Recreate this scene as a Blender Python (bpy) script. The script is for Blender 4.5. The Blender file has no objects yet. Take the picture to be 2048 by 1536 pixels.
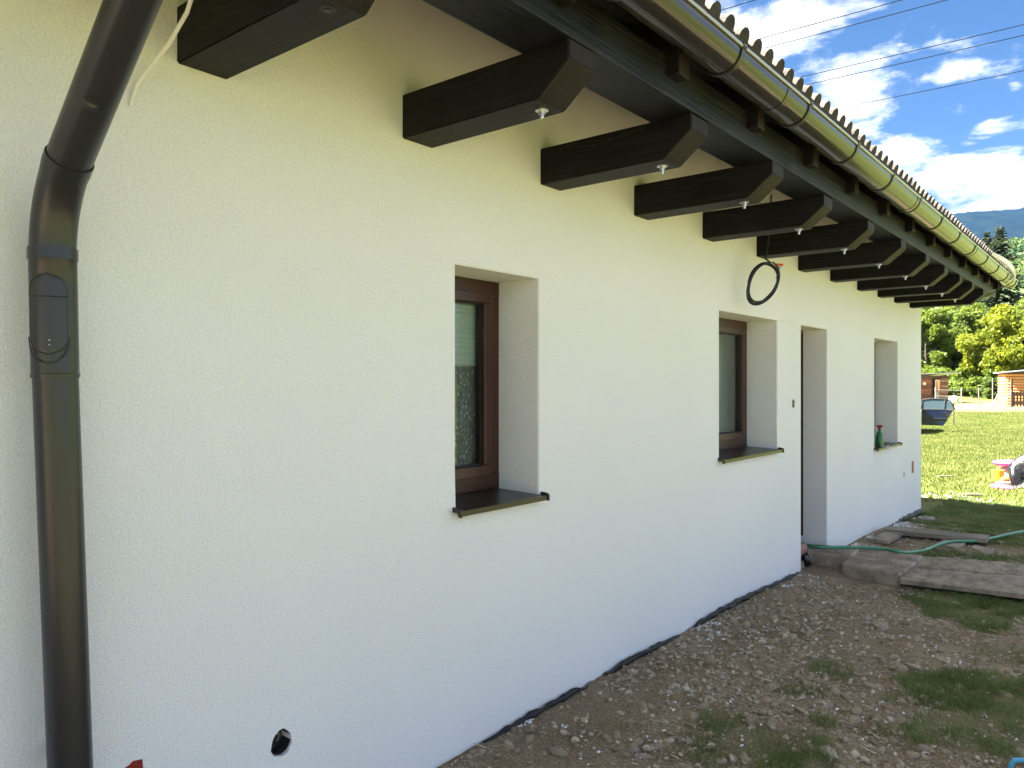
import bpy, bmesh, math, random
import numpy as np
from mathutils import Vector, Matrix

sc = bpy.context.scene
C = sc.collection
R = math.radians
rng = np.random.default_rng(7)
random.seed(7)

# ------------------------------------------------------------------ camera
CAM_Z = 1.85
YAW = R(39.15)
cam_d = bpy.data.cameras.new('camera')
cam_d.sensor_width = 36.0
cam_d.lens = 27.07
cam_d.clip_start = 0.05
cam_d.clip_end = 20000
cam = bpy.data.objects.new('camera', cam_d)
C.objects.link(cam)
cam.location = (0, 0, CAM_Z)
cam.rotation_euler = (R(90), 0, YAW)
sc.camera = cam

# ------------------------------------------------------------------ light
LDIR = Vector((0.74, 0.40, -1.0)).normalized()      # the way sunlight travels
sun_d = bpy.data.lights.new('sun', 'SUN')
sun_d.energy = 5.0
sun_d.angle = R(0.53)
sun_d.color = (1.0, 0.95, 0.86)
sun = bpy.data.objects.new('sun', sun_d)
C.objects.link(sun)
sun.rotation_euler = LDIR.to_track_quat('-Z', 'Y').to_euler()
sun.location = (-20, -10, 30)
SUN_EL = math.asin(-LDIR.z)
SUN_AZ = math.atan2(-LDIR.x, -LDIR.y)               # clockwise from +Y

FW = Vector((-math.sin(YAW), math.cos(YAW), 0))
RT = Vector((math.cos(YAW), math.sin(YAW), 0))
def sky_dir(px, py):
    return (FW*1540 + RT*(px-1024) + Vector((0, 0, 767-py))).normalized()

world = bpy.data.worlds.new('World')
sc.world = world
world.use_nodes = True
def build_world():
    nt = world.node_tree
    N, L = nt.nodes, nt.links
    N.clear()
    out = N.new('ShaderNodeOutputWorld')
    bg = N.new('ShaderNodeBackground'); bg.inputs['Strength'].default_value = 0.05
    sky = N.new('ShaderNodeTexSky'); sky.sky_type = 'NISHITA'; sky.sun_disc = False
    sky.sun_elevation = SUN_EL; sky.sun_rotation = SUN_AZ
    sky.air_density = 1.0; sky.dust_density = 0.6; sky.ozone_density = 2.2
    tc = N.new('ShaderNodeTexCoord')
    sep = N.new('ShaderNodeSeparateXYZ'); L.new(tc.outputs['Generated'], sep.inputs[0])
    def math_(op, a, b=None, clamp=False):
        n = N.new('ShaderNodeMath'); n.operation = op; n.use_clamp = clamp
        for i, v in enumerate((a, b)):
            if v is None: continue
            if isinstance(v, (int, float)): n.inputs[i].default_value = v
            else: L.new(v, n.inputs[i])
        return n.outputs[0]
    def vmath(op, a, b=None):
        n = N.new('ShaderNodeVectorMath'); n.operation = op
        for i, v in enumerate((a, b)):
            if v is None: continue
            if isinstance(v, (tuple, list, Vector)): n.inputs[i].default_value = v
            else: L.new(v, n.inputs[i])
        return n
    zc = math_('MAXIMUM', sep.outputs[2], 0.0)
    den = math_('ADD', zc, 0.22)
    dv = N.new('ShaderNodeCombineXYZ')
    for i in range(3): L.new(den, dv.inputs[i])
    proj = vmath('DIVIDE', tc.outputs['Generated'], dv.outputs[0]).outputs[0]
    def noise(vec, scale, detail, rough, off=(0, 0, 0), dist=0.0):
        v = vmath('ADD', vec, off).outputs[0]
        n = N.new('ShaderNodeTexNoise'); n.inputs['Scale'].default_value = scale
        n.inputs['Detail'].default_value = detail; n.inputs['Roughness'].default_value = rough
        n.inputs['Distortion'].default_value = dist
        L.new(v, n.inputs['Vector'])
        return n.outputs['Fac']
    big = noise(proj, 1.1, 3, 0.5, (3.1, 1.7, 0.4))
    mid = noise(proj, 5.5, 9, 0.62, (0.3, 5.2, 1.1), 0.2)
    # cumulus banks in the open sky
    blobs = [(1555, 50, 130, 62, .27), (1715, 215, 92, 75, .31), (1790, 310, 62, 45, .25), (1990, 345, 125, 45, .36),
             (2010, 412, 110, 20, .30), (1900, 146, 50, 18, .20), (1890, 215, 60, 22, .09), (1982, 252, 30, 13, .16), (2030, 175, 14, 14, .16),
             (1850, 95, 80, 11, .08), (1870, 300, 40, 16, .09)]
    tot = None
    for px, py, rx, ry, w in blobs:
        d = sky_dir(px, py)
        rr = d.cross(Vector((0, 0, 1))).normalized(); uu = rr.cross(d)
        dx = math_('DIVIDE', vmath('DOT_PRODUCT', tc.outputs['Generated'], rr).outputs['Value'], rx/1800)
        dy0 = vmath('DOT_PRODUCT', tc.outputs['Generated'], uu).outputs['Value']
        dy = math_('DIVIDE', dy0, ry/1800)
        fr = math_('GREATER_THAN', vmath('DOT_PRODUCT', tc.outputs['Generated'], d).outputs['Value'], 0.0)
        r2 = math_('ADD', math_('MULTIPLY', dx, dx), math_('MULTIPLY', dy, dy))
        g = math_('MULTIPLY', math_('MULTIPLY', math_('POWER', 2.718, math_('MULTIPLY', r2, -0.75)), w), fr)
        tot = g if tot is None else math_('MAXIMUM', tot, g)
    # broken cumulus out of view, its cover thickened to add ambient light
    d0 = sky_dir(1800, 260)
    near = math_('MULTIPLY', math_('SUBTRACT', vmath('DOT_PRODUCT', tc.outputs['Generated'], d0).outputs['Value'], 0.955), 40, True)
    bigm = math_('MULTIPLY', math_('SUBTRACT', big, 0.33), 1.15)
    base = math_('MULTIPLY', bigm, math_('SUBTRACT', 1.0, near))
    cov = math_('ADD', base, tot)
    dens = math_('ADD', math_('MULTIPLY', math_('SUBTRACT', mid, 0.5), 1.0), cov)
    fac = N.new('ShaderNodeMapRange'); fac.interpolation_type = 'SMOOTHSTEP'
    L.new(dens, fac.inputs['Value'])
    fac.inputs['From Min'].default_value = 0.10; fac.inputs['From Max'].default_value = 0.28
    # cloud brightness: thick parts a little greyer, lit billows
    shade = noise(proj, 6.0, 6, 0.55, (0.25, 5.25, 1.05))
    sh = N.new('ShaderNodeMapRange'); L.new(shade, sh.inputs['Value'])
    sh.inputs['From Min'].default_value = 0.3; sh.inputs['From Max'].default_value = 0.7
    sh.inputs['To Min'].default_value = 0.58; sh.inputs['To Max'].default_value = 1.08
    ccol = vmath('SCALE', (3.15, 3.28, 3.5)); L.new(sh.outputs[0], ccol.inputs['Scale'])
    hs = N.new('ShaderNodeHueSaturation'); hs.inputs['Saturation'].default_value = 1.22
    hs.inputs['Value'].default_value = .315
    L.new(sky.outputs[0], hs.inputs['Color'])
    mix = N.new('ShaderNodeMix'); mix.data_type = 'RGBA'
    L.new(fac.outputs[0], mix.inputs[0]); L.new(hs.outputs[0], mix.inputs[6]); L.new(ccol.outputs[0], mix.inputs[7])
    L.new(mix.outputs[2], bg.inputs['Color'])
    L.new(bg.outputs[0], out.inputs['Surface'])
build_world()

sc.view_settings.view_transform = 'Standard'
sc.view_settings.look = 'None'
sc.view_settings.gamma = 1.0
sc.view_settings.use_curve_mapping = False
sc.view_settings.exposure = 3.45
sc.cycles.max_bounces = 6
sc.cycles.diffuse_bounces = 3
sc.cycles.glossy_bounces = 3
sc.cycles.transparent_max_bounces = 12
sc.cycles.volume_bounces = 0

# ------------------------------------------------------------------ helpers
def at(px, py, z):
    """the point at height z seen at photo position px, py (for measuring)"""
    d = FW*1540 + RT*(px-1024) + Vector((0, 0, 767-py))
    t = (z-CAM_Z)/d.z
    p = d*t
    return Vector((p.x, p.y, z))
def cw(X, Z):
    p = FW*Z + RT*X
    return p.x, p.y

def tag(o, label=None, cat=None, group=None, kind=None):
    if label: o['label'] = label
    if cat: o['category'] = cat
    if group: o['group'] = group
    if kind: o['kind'] = kind
    return o
def empty(name, loc=(0, 0, 0), rz=0.0, label=None, cat=None, group=None, parent=None):
    o = bpy.data.objects.new(name, None); C.objects.link(o)
    o.empty_display_size = 0.2
    o.location = loc; o.rotation_euler = (0, 0, rz)
    if parent: o.parent = parent
    return tag(o, label, cat, group)

class MB:
    def __init__(s): s.v = []; s.f = []
    def add(s, vs, fs):
        b = len(s.v); s.v += [tuple(v) for v in vs]; s.f += [tuple(i+b for i in f) for f in fs]; return s
    def box(s, x0, x1, y0, y1, z0, z1):
        vs = [(x0,y0,z0),(x1,y0,z0),(x1,y1,z0),(x0,y1,z0),(x0,y0,z1),(x1,y0,z1),(x1,y1,z1),(x0,y1,z1)]
        return s.add(vs, [(0,3,2,1),(4,5,6,7),(0,1,5,4),(1,2,6,5),(2,3,7,6),(3,0,4,7)])
    def prism(s, poly, a0, a1, axis='y'):
        """poly of 2D points (u,v) swept along an axis: y -> (u,a,v); z -> (u,v,a); x -> (a,u,v)"""
        n = len(poly)
        def P(u, v, a): return (u, a, v) if axis == 'y' else (u, v, a) if axis == 'z' else (a, u, v)
        vs = [P(u, v, a0) for u, v in poly]+[P(u, v, a1) for u, v in poly]
        fs = [tuple(range(n)), tuple(range(2*n-1, n-1, -1))]
        fs += [(i, i+n, (i+1) % n+n, (i+1) % n) for i in range(n)]
        return s.add(vs, fs)
    def tube(s, pts, r, n=8, cap=True, closed=False):
        pts = [Vector(p) for p in pts]; m = len(pts)
        rr = r if isinstance(r, (list, tuple)) else [r]*m
        up = None; rings = []
        for i, p in enumerate(pts):
            a = pts[i-1] if (i > 0 or closed) else p; b = pts[(i+1) % m] if (i < m-1 or closed) else p
            t = (b-a).normalized()
            if up is None:
                up = Vector((0, 0, 1)) if abs(t.z) < 0.9 else Vector((1, 0, 0))
            u = t.cross(up).normalized(); up = u.cross(t).normalized()
            rings.append([p+(u*math.cos(2*math.pi*k/n)+up*math.sin(2*math.pi*k/n))*rr[i] for k in range(n)])
        vs = [q for ring in rings for q in ring]
        fs = []
        for i in range(m if closed else m-1):
            j = (i+1) % m
            for k in range(n):
                fs.append((i*n+k, i*n+(k+1) % n, j*n+(k+1) % n, j*n+k))
        if cap and not closed:
            fs.append(tuple(range(n-1, -1, -1))); fs.append(tuple((m-1)*n+k for k in range(n)))
        return s.add(vs, fs)
    def lathe(s, prof, cx=0, cy=0, cz=0, n=20):
        vs = []; fs = []; m = len(prof)
        for r, z in prof:
            for k in range(n):
                a = 2*math.pi*k/n; vs.append((cx+r*math.cos(a), cy+r*math.sin(a), cz+z))
        for i in range(m-1):
            for k in range(n):
                fs.append((i*n+k, i*n+(k+1) % n, (i+1)*n+(k+1) % n, (i+1)*n+k))
        fs.append(tuple(range(n-1, -1, -1))); fs.append(tuple((m-1)*n+k for k in range(n)))
        return s.add(vs, fs)
    def mesh(s, name, off=(0, 0, 0)):
        me = bpy.data.meshes.new(name)
        me.from_pydata([(v[0]-off[0], v[1]-off[1], v[2]-off[2]) for v in s.v], [], s.f)
        me.update(); return me
    def build(s, name, mat, parent=None, local=False, smooth=False, bevel=0.0, fix=True, seg=2):
        off = (0, 0, 0) if (local or parent is None) else origin(parent)
        me = s.mesh(name, off)
        if fix or bevel:
            bm = bmesh.new(); bm.from_mesh(me)
            bmesh.ops.recalc_face_normals(bm, faces=bm.faces)
            if bevel:
                es = [e for e in bm.edges if len(e.link_faces) == 2 and e.calc_face_angle(0) > 0.5]
                bmesh.ops.bevel(bm, geom=es, offset=bevel, segments=seg, affect='EDGES', profile=0.6)
            bm.to_mesh(me); bm.free()
        return link(name, me, mat, parent, smooth)
def origin(o):
    v = Vector((0, 0, 0))
    while o is not None:
        v += o.location; o = o.parent
    return v
def link(name, me, mat, parent=None, smooth=False):
    o = bpy.data.objects.new(name, me); C.objects.link(o)
    if mat and not me.materials: me.materials.append(mat)
    if smooth:
        me.polygons.foreach_set('use_smooth', [True]*len(me.polygons))
        try: me.set_sharp_from_angle(angle=R(40))
        except Exception: pass
    if parent: o.parent = parent
    return o
def copy_tree(o, parent=None, loc=None):
    c = o.copy(); C.objects.link(c); c.parent = parent
    if loc is not None: c.location = loc
    for ch in o.children: copy_tree(ch, c)
    return c
def np_mesh(name, V, F, mat, parent=None, smooth=False):
    """V (n,3), F (m,k) arrays"""
    me = bpy.data.meshes.new(name)
    V = np.asarray(V, np.float32); F = np.asarray(F, np.int32); k = F.shape[1]
    me.vertices.add(len(V)); me.vertices.foreach_set('co', V.ravel())
    me.loops.add(F.size); me.loops.foreach_set('vertex_index', F.ravel())
    me.polygons.add(len(F)); me.polygons.foreach_set('loop_start', np.arange(0, F.size, k, dtype=np.int32))
    me.polygons.foreach_set('loop_total', np.full(len(F), k, np.int32))
    me.update(calc_edges=True); me.validate()
    return link(name, me, mat, parent, smooth)

# value noise in numpy
_perm = np.random.default_rng(3).random((256, 256))
def vnoise(x, y):
    xi = np.floor(x).astype(int); yi = np.floor(y).astype(int)
    xf = x-xi; yf = y-yi
    u = xf*xf*(3-2*xf); v = yf*yf*(3-2*yf)
    def g(a, b): return _perm[a & 255, b & 255]
    return (g(xi, yi)*(1-u)+g(xi+1, yi)*u)*(1-v)+(g(xi, yi+1)*(1-u)+g(xi+1, yi+1)*u)*v
def fbm(x, y, o=4):
    s = 0; a = 0.5; t = 0
    for i in range(o):
        s = s+a*vnoise(x+17.3*i, y-9.1*i); t += a; a *= 0.5; x = x*2.03; y = y*2.03
    return s/t
def sstep(a, b, x):
    t = np.clip((x-a)/(b-a), 0, 1); return t*t*(3-2*t)

# ------------------------------------------------------------------ materials
def material(name, col, rough=0.7, metal=0.0, var=0.0, vscale=5.0, col2=None, bump=0.0, bscale=80.0, bdist=0.004,
             stretch=(1, 1, 1), spec=0.5, perobj=False, detail=4, vdetail=4, sheen=0.0, coat=0.0, objvar=0.0):
    m = bpy.data.materials.new(name); m.use_nodes = True
    nt = m.node_tree; N, L = nt.nodes, nt.links
    b = N['Principled BSDF']
    b.inputs['Roughness'].default_value = rough; b.inputs['Metallic'].default_value = metal
    b.inputs['Specular IOR Level'].default_value = spec
    b.inputs['Base Color'].default_value = (*col, 1)
    if coat: b.inputs['Coat Weight'].default_value = coat; b.inputs['Coat Roughness'].default_value = 0.05
    tc = N.new('ShaderNodeTexCoord'); mp = N.new('ShaderNodeMapping'); mp.inputs['Scale'].default_value = stretch
    vec = tc.outputs['Object']
    oi = None
    if perobj or objvar:
        oi = N.new('ShaderNodeObjectInfo')
    if perobj:
        ad = N.new('ShaderNodeVectorMath'); ad.operation = 'MULTIPLY_ADD'
        cx = N.new('ShaderNodeCombineXYZ')
        for i in range(3): L.new(oi.outputs['Random'], cx.inputs[i])
        L.new(cx.outputs[0], ad.inputs[0]); ad.inputs[1].default_value = (37, 19, 53); L.new(vec, ad.inputs[2]); vec = ad.outputs[0]
    L.new(vec, mp.inputs['Vector'])
    colout = None
    if var or col2:
        n = N.new('ShaderNodeTexNoise'); n.inputs['Scale'].default_value = vscale; n.inputs['Detail'].default_value = vdetail
        n.inputs['Roughness'].default_value = 0.6
        L.new(mp.outputs[0], n.inputs['Vector'])
        rp = N.new('ShaderNodeValToRGB'); L.new(n.outputs['Fac'], rp.inputs[0])
        c2 = col2 if col2 else tuple(min(1, c*(1+var)) for c in col); c1 = col if col2 else tuple(c*(1-var) for c in col)
        rp.color_ramp.elements[0].position = 0.34; rp.color_ramp.elements[0].color = (*c1, 1)
        rp.color_ramp.elements[1].position = 0.66; rp.color_ramp.elements[1].color = (*c2, 1)
        colout = rp.outputs[0]
    if objvar:
        hs = N.new('ShaderNodeHueSaturation')
        if colout: L.new(colout, hs.inputs['Color'])
        else: hs.inputs['Color'].default_value = (*col, 1)
        mr = N.new('ShaderNodeMapRange'); L.new(oi.outputs['Random'], mr.inputs['Value'])
        mr.inputs['To Min'].default_value = 1-objvar; mr.inputs['To Max'].default_value = 1+objvar
        L.new(mr.outputs[0], hs.inputs['Value']); colout = hs.outputs[0]
    if colout: L.new(colout, b.inputs['Base Color'])
    if bump:
        n2 = N.new('ShaderNodeTexNoise'); n2.inputs['Scale'].default_value = bscale; n2.inputs['Detail'].default_value = detail
        L.new(mp.outputs[0], n2.inputs['Vector'])
        bp = N.new('ShaderNodeBump'); bp.inputs['Strength'].default_value = bump; bp.inputs['Distance'].default_value = bdist
        L.new(n2.outputs['Fac'], bp.inputs['Height']); L.new(bp.outputs[0], b.inputs['Normal'])
    return m

def plaster_material(name, col):
    m = bpy.data.materials.new(name); m.use_nodes = True
    nt = m.node_tree; N, L = nt.nodes, nt.links; b = N['Principled BSDF']
    b.inputs['Roughness'].default_value = 0.92; b.inputs['Specular IOR Level'].default_value = 0.2
    tc = N.new('ShaderNodeTexCoord')
    n = N.new('ShaderNodeTexNoise'); n.inputs['Scale'].default_value = 0.9; n.inputs['Detail'].default_value = 5
    L.new(tc.outputs['Object'], n.inputs['Vector'])
    n3 = N.new('ShaderNodeTexNoise'); n3.inputs['Scale'].default_value = 120; n3.inputs['Detail'].default_value = 2
    L.new(tc.outputs['Object'], n3.inputs['Vector'])
    rp = N.new('ShaderNodeValToRGB'); L.new(n.outputs['Fac'], rp.inputs[0])
    rp.color_ramp.elements[0].position = 0.3; rp.color_ramp.elements[0].color = (col[0]*.965, col[1]*.965, col[2]*.955, 1)
    rp.color_ramp.elements[1].position = 0.7; rp.color_ramp.elements[1].color = (*col, 1)
    mx = N.new('ShaderNodeMix'); mx.data_type = 'RGBA'; mx.blend_type = 'MULTIPLY'; mx.inputs[0].default_value = 1
    r2 = N.new('ShaderNodeMapRange'); L.new(n3.outputs['Fac'], r2.inputs['Value'])
    r2.inputs['From Min'].default_value = .3; r2.inputs['From Max'].default_value = .6
    r2.inputs['To Min'].default_value = .90; r2.inputs['To Max'].default_value = 1
    L.new(rp.outputs[0], mx.inputs[6]); L.new(r2.outputs[0], mx.inputs[7]); L.new(mx.outputs[2], b.inputs['Base Color'])
    # rubbed render: 2 mm grains over a soft trowelled relief
    v = N.new('ShaderNodeTexVoronoi'); v.inputs['Scale'].default_value = 230; L.new(tc.outputs['Object'], v.inputs['Vector'])
    g = N.new('ShaderNodeTexNoise'); g.inputs['Scale'].default_value = 150; g.inputs['Detail'].default_value = 4; g.inputs['Roughness'].default_value = .65
    L.new(tc.outputs['Object'], g.inputs['Vector'])
    ad = N.new('ShaderNodeMath'); ad.operation = 'MULTIPLY_ADD'; L.new(v.outputs['Distance'], ad.inputs[0]); ad.inputs[1].default_value = -.45; L.new(g.outputs['Fac'], ad.inputs[2])
    w = N.new('ShaderNodeTexNoise'); w.inputs['Scale'].default_value = 7; w.inputs['Detail'].default_value = 2; L.new(tc.outputs['Object'], w.inputs['Vector'])
    ad2 = N.new('ShaderNodeMath'); ad2.operation = 'MULTIPLY_ADD'; L.new(w.outputs['Fac'], ad2.inputs[0]); ad2.inputs[1].default_value = .6; L.new(ad.outputs[0], ad2.inputs[2])
    bp = N.new('ShaderNodeBump'); bp.inputs['Strength'].default_value = 0.9; bp.inputs['Distance'].default_value = 0.004
    L.new(ad2.outputs[0], bp.inputs['Height']); L.new(bp.outputs[0], b.inputs['Normal'])
    return m

def stained_wood(name, axis, *a_, spec=.18, **k_):
    return _stained(name, axis, spec, *a_, **k_)
def _stained(name, axis, spec, col=(0.0022, 0.0022, 0.0027), col2=(0.013, 0.0115, 0.012), rough=0.5):
    """dark stained timber with grain along one axis"""
    st = {'x': (0.9, 22, 22), 'y': (22, 0.9, 22), 'z': (22, 22, 0.9)}[axis]
    m = bpy.data.materials.new(name); m.use_nodes = True
    nt = m.node_tree; N, L = nt.nodes, nt.links; b = N['Principled BSDF']
    b.inputs['Specular IOR Level'].default_value = spec
    tc = N.new('ShaderNodeTexCoord'); oi = N.new('ShaderNodeObjectInfo')
    cx = N.new('ShaderNodeCombineXYZ')
    for i in range(3): L.new(oi.outputs['Random'], cx.inputs[i])
    ad = N.new('ShaderNodeVectorMath'); ad.operation = 'MULTIPLY_ADD'; L.new(cx.outputs[0], ad.inputs[0]); ad.inputs[1].default_value = (13, 29, 7)
    L.new(tc.outputs['Object'], ad.inputs[2])
    mp = N.new('ShaderNodeMapping'); mp.inputs['Scale'].default_value = st; L.new(ad.outputs[0], mp.inputs['Vector'])
    n = N.new('ShaderNodeTexNoise'); n.inputs['Scale'].default_value = 2.2; n.inputs['Detail'].default_value = 7; n.inputs['Roughness'].default_value = .65
    n.inputs['Distortion'].default_value = 0.6
    L.new(mp.outputs[0], n.inputs['Vector'])
    big = N.new('ShaderNodeTexNoise'); big.inputs['Scale'].default_value = 3; L.new(ad.outputs[0], big.inputs['Vector'])
    mm = N.new('ShaderNodeMath'); mm.operation = 'MULTIPLY_ADD'; L.new(big.outputs['Fac'], mm.inputs[0]); mm.inputs[1].default_value = .6; L.new(n.outputs['Fac'], mm.inputs[2])
    rp = N.new('ShaderNodeValToRGB'); L.new(mm.outputs[0], rp.inputs[0])
    rp.color_ramp.elements[0].position = .6; rp.color_ramp.elements[0].color = (*col, 1)
    rp.color_ramp.elements[1].position = 1.0; rp.color_ramp.elements[1].color = (*col2, 1)
    L.new(rp.outputs[0], b.inputs['Base Color'])
    mr = N.new('ShaderNodeMapRange'); L.new(n.outputs['Fac'], mr.inputs['Value']); mr.inputs['To Min'].default_value = rough-.12; mr.inputs['To Max'].default_value = rough+.18
    L.new(mr.outputs[0], b.inputs['Roughness'])
    bp = N.new('ShaderNodeBump'); bp.inputs['Strength'].default_value = .8; bp.inputs['Distance'].default_value = .005
    L.new(n.outputs['Fac'], bp.inputs['Height']); L.new(bp.outputs[0], b.inputs['Normal'])
    return m

def glass_material():
    m = bpy.data.materials.new('window_glass'); m.use_nodes = True
    nt = m.node_tree; N, L = nt.nodes, nt.links; N.clear()
    out = N.new('ShaderNodeOutputMaterial'); t = N.new('ShaderNodeBsdfTransparent'); g = N.new('ShaderNodeBsdfGlossy')
    t.inputs['Color'].default_value = (.86, .92, .89, 1); g.inputs['Roughness'].default_value = .015
    f = N.new('ShaderNodeLayerWeight'); f.inputs['Blend'].default_value = .5
    pw = N.new('ShaderNodeMath'); pw.operation = 'POWER'; L.new(f.outputs['Facing'], pw.inputs[0]); pw.inputs[1].default_value = 4.0
    ma = N.new('ShaderNodeMath'); ma.operation = 'MULTIPLY_ADD'; L.new(pw.outputs[0], ma.inputs[0]); ma.inputs[1].default_value = .9; ma.inputs[2].default_value = .07
    mx = N.new('ShaderNodeMixShader'); L.new(ma.outputs[0], mx.inputs[0]); L.new(t.outputs[0], mx.inputs[1]); L.new(g.outputs[0], mx.inputs[2])
    L.new(mx.outputs[0], out.inputs['Surface']); return m

def lace_material():
    m = bpy.data.materials.new('lace'); m.use_nodes = True
    nt = m.node_tree; N, L = nt.nodes, nt.links; N.clear()
    out = N.new('ShaderNodeOutputMaterial'); t = N.new('ShaderNodeBsdfTransparent'); d = N.new('ShaderNodeBsdfDiffuse')
    d.inputs['Color'].default_value = (.82, .84, .80, 1)
    tc = N.new('ShaderNodeTexCoord'); mp = N.new('ShaderNodeMapping'); mp.inputs['Scale'].default_value = (1, 44, 24); mp.inputs['Rotation'].default_value = (0.5, 0, 0)
    L.new(tc.outputs['Object'], mp.inputs['Vector'])
    v = N.new('ShaderNodeTexVoronoi'); v.inputs['Scale'].default_value = 1.3; L.new(mp.outputs[0], v.inputs['Vector'])
    v.feature = 'DISTANCE_TO_EDGE'
    n = N.new('ShaderNodeTexNoise'); n.inputs['Scale'].default_value = 2.0; L.new(mp.outputs[0], n.inputs['Vector'])
    ml = N.new('ShaderNodeMath'); ml.operation = 'MULTIPLY'; L.new(v.outputs['Distance'], ml.inputs[0]); L.new(n.outputs['Fac'], ml.inputs[1])
    mr = N.new('ShaderNodeMapRange'); L.new(ml.outputs[0], mr.inputs['Value']); mr.inputs['From Min'].default_value = .05; mr.inputs['From Max'].default_value = .19
    mr.inputs['To Min'].default_value = .14; mr.inputs['To Max'].default_value = .6
    mx = N.new('ShaderNodeMixShader'); L.new(mr.outputs[0], mx.inputs[0]); L.new(t.outputs[0], mx.inputs[1]); L.new(d.outputs[0], mx.inputs[2])
    L.new(mx.outputs[0], out.inputs['Surface']); return m

def leaf_material(name, c1, c2, trans=0.35, scale=0.6, rough=0.55):
    m = bpy.data.materials.new(name); m.use_nodes = True
    nt = m.node_tree; N, L = nt.nodes, nt.links; N.clear()
    out = N.new('ShaderNodeOutputMaterial'); b = N.new('ShaderNodeBsdfPrincipled'); t = N.new('ShaderNodeBsdfTranslucent')
    b.inputs['Roughness'].default_value = rough; b.inputs['Specular IOR Level'].default_value = .3
    tc = N.new('ShaderNodeTexCoord'); n = N.new('ShaderNodeTexNoise'); n.inputs['Scale'].default_value = scale; n.inputs['Detail'].default_value = 5
    L.new(tc.outputs['Object'], n.inputs['Vector'])
    rp = N.new('ShaderNodeValToRGB'); L.new(n.outputs['Fac'], rp.inputs[0])
    rp.color_ramp.elements[0].position = .36; rp.color_ramp.elements[0].color = (*c1, 1)
    rp.color_ramp.elements[1].position = .64; rp.color_ramp.elements[1].color = (*c2, 1)
    L.new(rp.outputs[0], b.inputs['Base Color']); 
    br = N.new('ShaderNodeHueSaturation'); br.inputs['Value'].default_value = 1.25; br.inputs['Hue'].default_value = .49
    L.new(rp.outputs[0], br.inputs['Color']); L.new(br.outputs[0], t.inputs['Color'])
    mx = N.new('ShaderNodeMixShader'); mx.inputs[0].default_value = trans
    L.new(b.outputs[0], mx.inputs[1]); L.new(t.outputs[0], mx.inputs[2]); L.new(mx.outputs[0], out.inputs['Surface'])
    return m

M = {}
M['plaster'] = plaster_material('white_plaster', (0.89, 0.89, 0.87))
M['mortar'] = material('grey_adhesive', (0.16, 0.15, 0.14), .9, var=.3, vscale=20, bump=.8, bscale=60, bdist=.01)
M['brick'] = material('old_brick', (0.22, 0.12, 0.09), .9, col2=(.33, .2, .15), vscale=9, bump=.6, bscale=50, bdist=.006, perobj=True)
M['beam_x'] = stained_wood('stained_beam', 'x')
M['beam_y'] = stained_wood('stained_purlin', 'y', (0.0025, 0.0026, 0.0034), (0.022, 0.023, 0.029), .46, spec=.24)
M['beam_end'] = stained_wood('stained_end', 'z', (0.008, 0.0065, 0.0055), (0.03, 0.024, 0.021))
M['board'] = stained_wood('stained_soffit', 'y', (0.005, .005, .0055), (.010, .009, .009), .7)
M['steel'] = material('zinc_steel', (.62, .62, .6), .32, .95, var=.15, vscale=60)
M['gutter'] = material('brown_coated_steel', (.03, .026, .025), .16, .2, var=.12, vscale=3, stretch=(6, .5, 6), bump=.06, bscale=9, bdist=.002)
M['gutter_dark'] = material('dark_coated_steel', (.035, .03, .025), .35, .3)
M['bead'] = material('gutter_bead', (.32, .33, .33), .2, .85)
M['pipe'] = material('brown_grey_pipe', (.024, .024, .026), .3, .1, var=.18, vscale=2.5, bump=.12, bscale=3, bdist=.006, stretch=(1, 1, .35))
M['tile'] = material('weathered_tile', (.07, .058, .05), .9, col2=(.14, .12, .105), vscale=14, bump=.7, bscale=90, bdist=.004, perobj=True, objvar=.25)
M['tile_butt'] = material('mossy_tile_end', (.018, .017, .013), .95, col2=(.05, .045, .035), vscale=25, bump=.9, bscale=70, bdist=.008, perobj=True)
M['pvc'] = material('brown_window_frame', (.034, .010, .006), .4, col2=(.06, .019, .010), vscale=3, stretch=(10, 10, .7), bump=.1, bscale=8, bdist=.001)
M['sill'] = material('brown_sill_metal', (.026, .021, .018), .3, .2, var=.1, vscale=8)
M['gasket'] = material('black_gasket', (.01, .01, .01), .6)
M['glass'] = glass_material()
M['lace'] = lace_material()
M['blind'] = material('pleated_blind', (.55, .6, .55), .8)
M['interior'] = material('interior_plaster', (.32, .31, .29), .9)
M['floor'] = material('interior_floor', (.15, .11, .08), .7)
M['black_rubber'] = material('black_cable', (.012, .012, .012), .35)
M['white_pl'] = material('white_cable', (.8, .79, .75), .45)
M['membrane'] = material('black_membrane', (.006, .006, .007), .5, spec=.3, bump=.6, bscale=30, bdist=.006)
M['concrete'] = material('old_concrete', (.17, .13, .09), .92, col2=(.38, .31, .23), vscale=5, bump=.8, bscale=35, bdist=.008, perobj=True)
M['plank'] = material('weathered_plank', (.15, .12, .09), .85, col2=(.3, .25, .19), vscale=2, stretch=(1, 1, 14), bump=.5, bscale=6, bdist=.003, perobj=True)
M['oldboard'] = material('dirty_board', (.15, .115, .078), .9, col2=(.35, .285, .205), vscale=6, bump=.7, bscale=16, bdist=.006, perobj=True, stretch=(1.6, .8, 1))
M['red'] = material('red_plastic', (.24, .012, .010), .5)
M['hole'] = material('dark_box', (.02, .02, .022), .6)
M['stone'] = material('stone', (.22, .17, .12), .9, col2=(.38, .31, .225), vscale=7, bump=.5, bscale=60, bdist=.006, perobj=True, objvar=.25)
M['gravel'] = material('gravel', (.205, .158, .102), .95, col2=(.50, .43, .32), vscale=24, vdetail=1)
M['foam'] = material('polystyrene', (.78, .79, .78), .8)
M['hose'] = material('green_hose', (.06, .24, .13), .4, var=.2, vscale=6)
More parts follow.
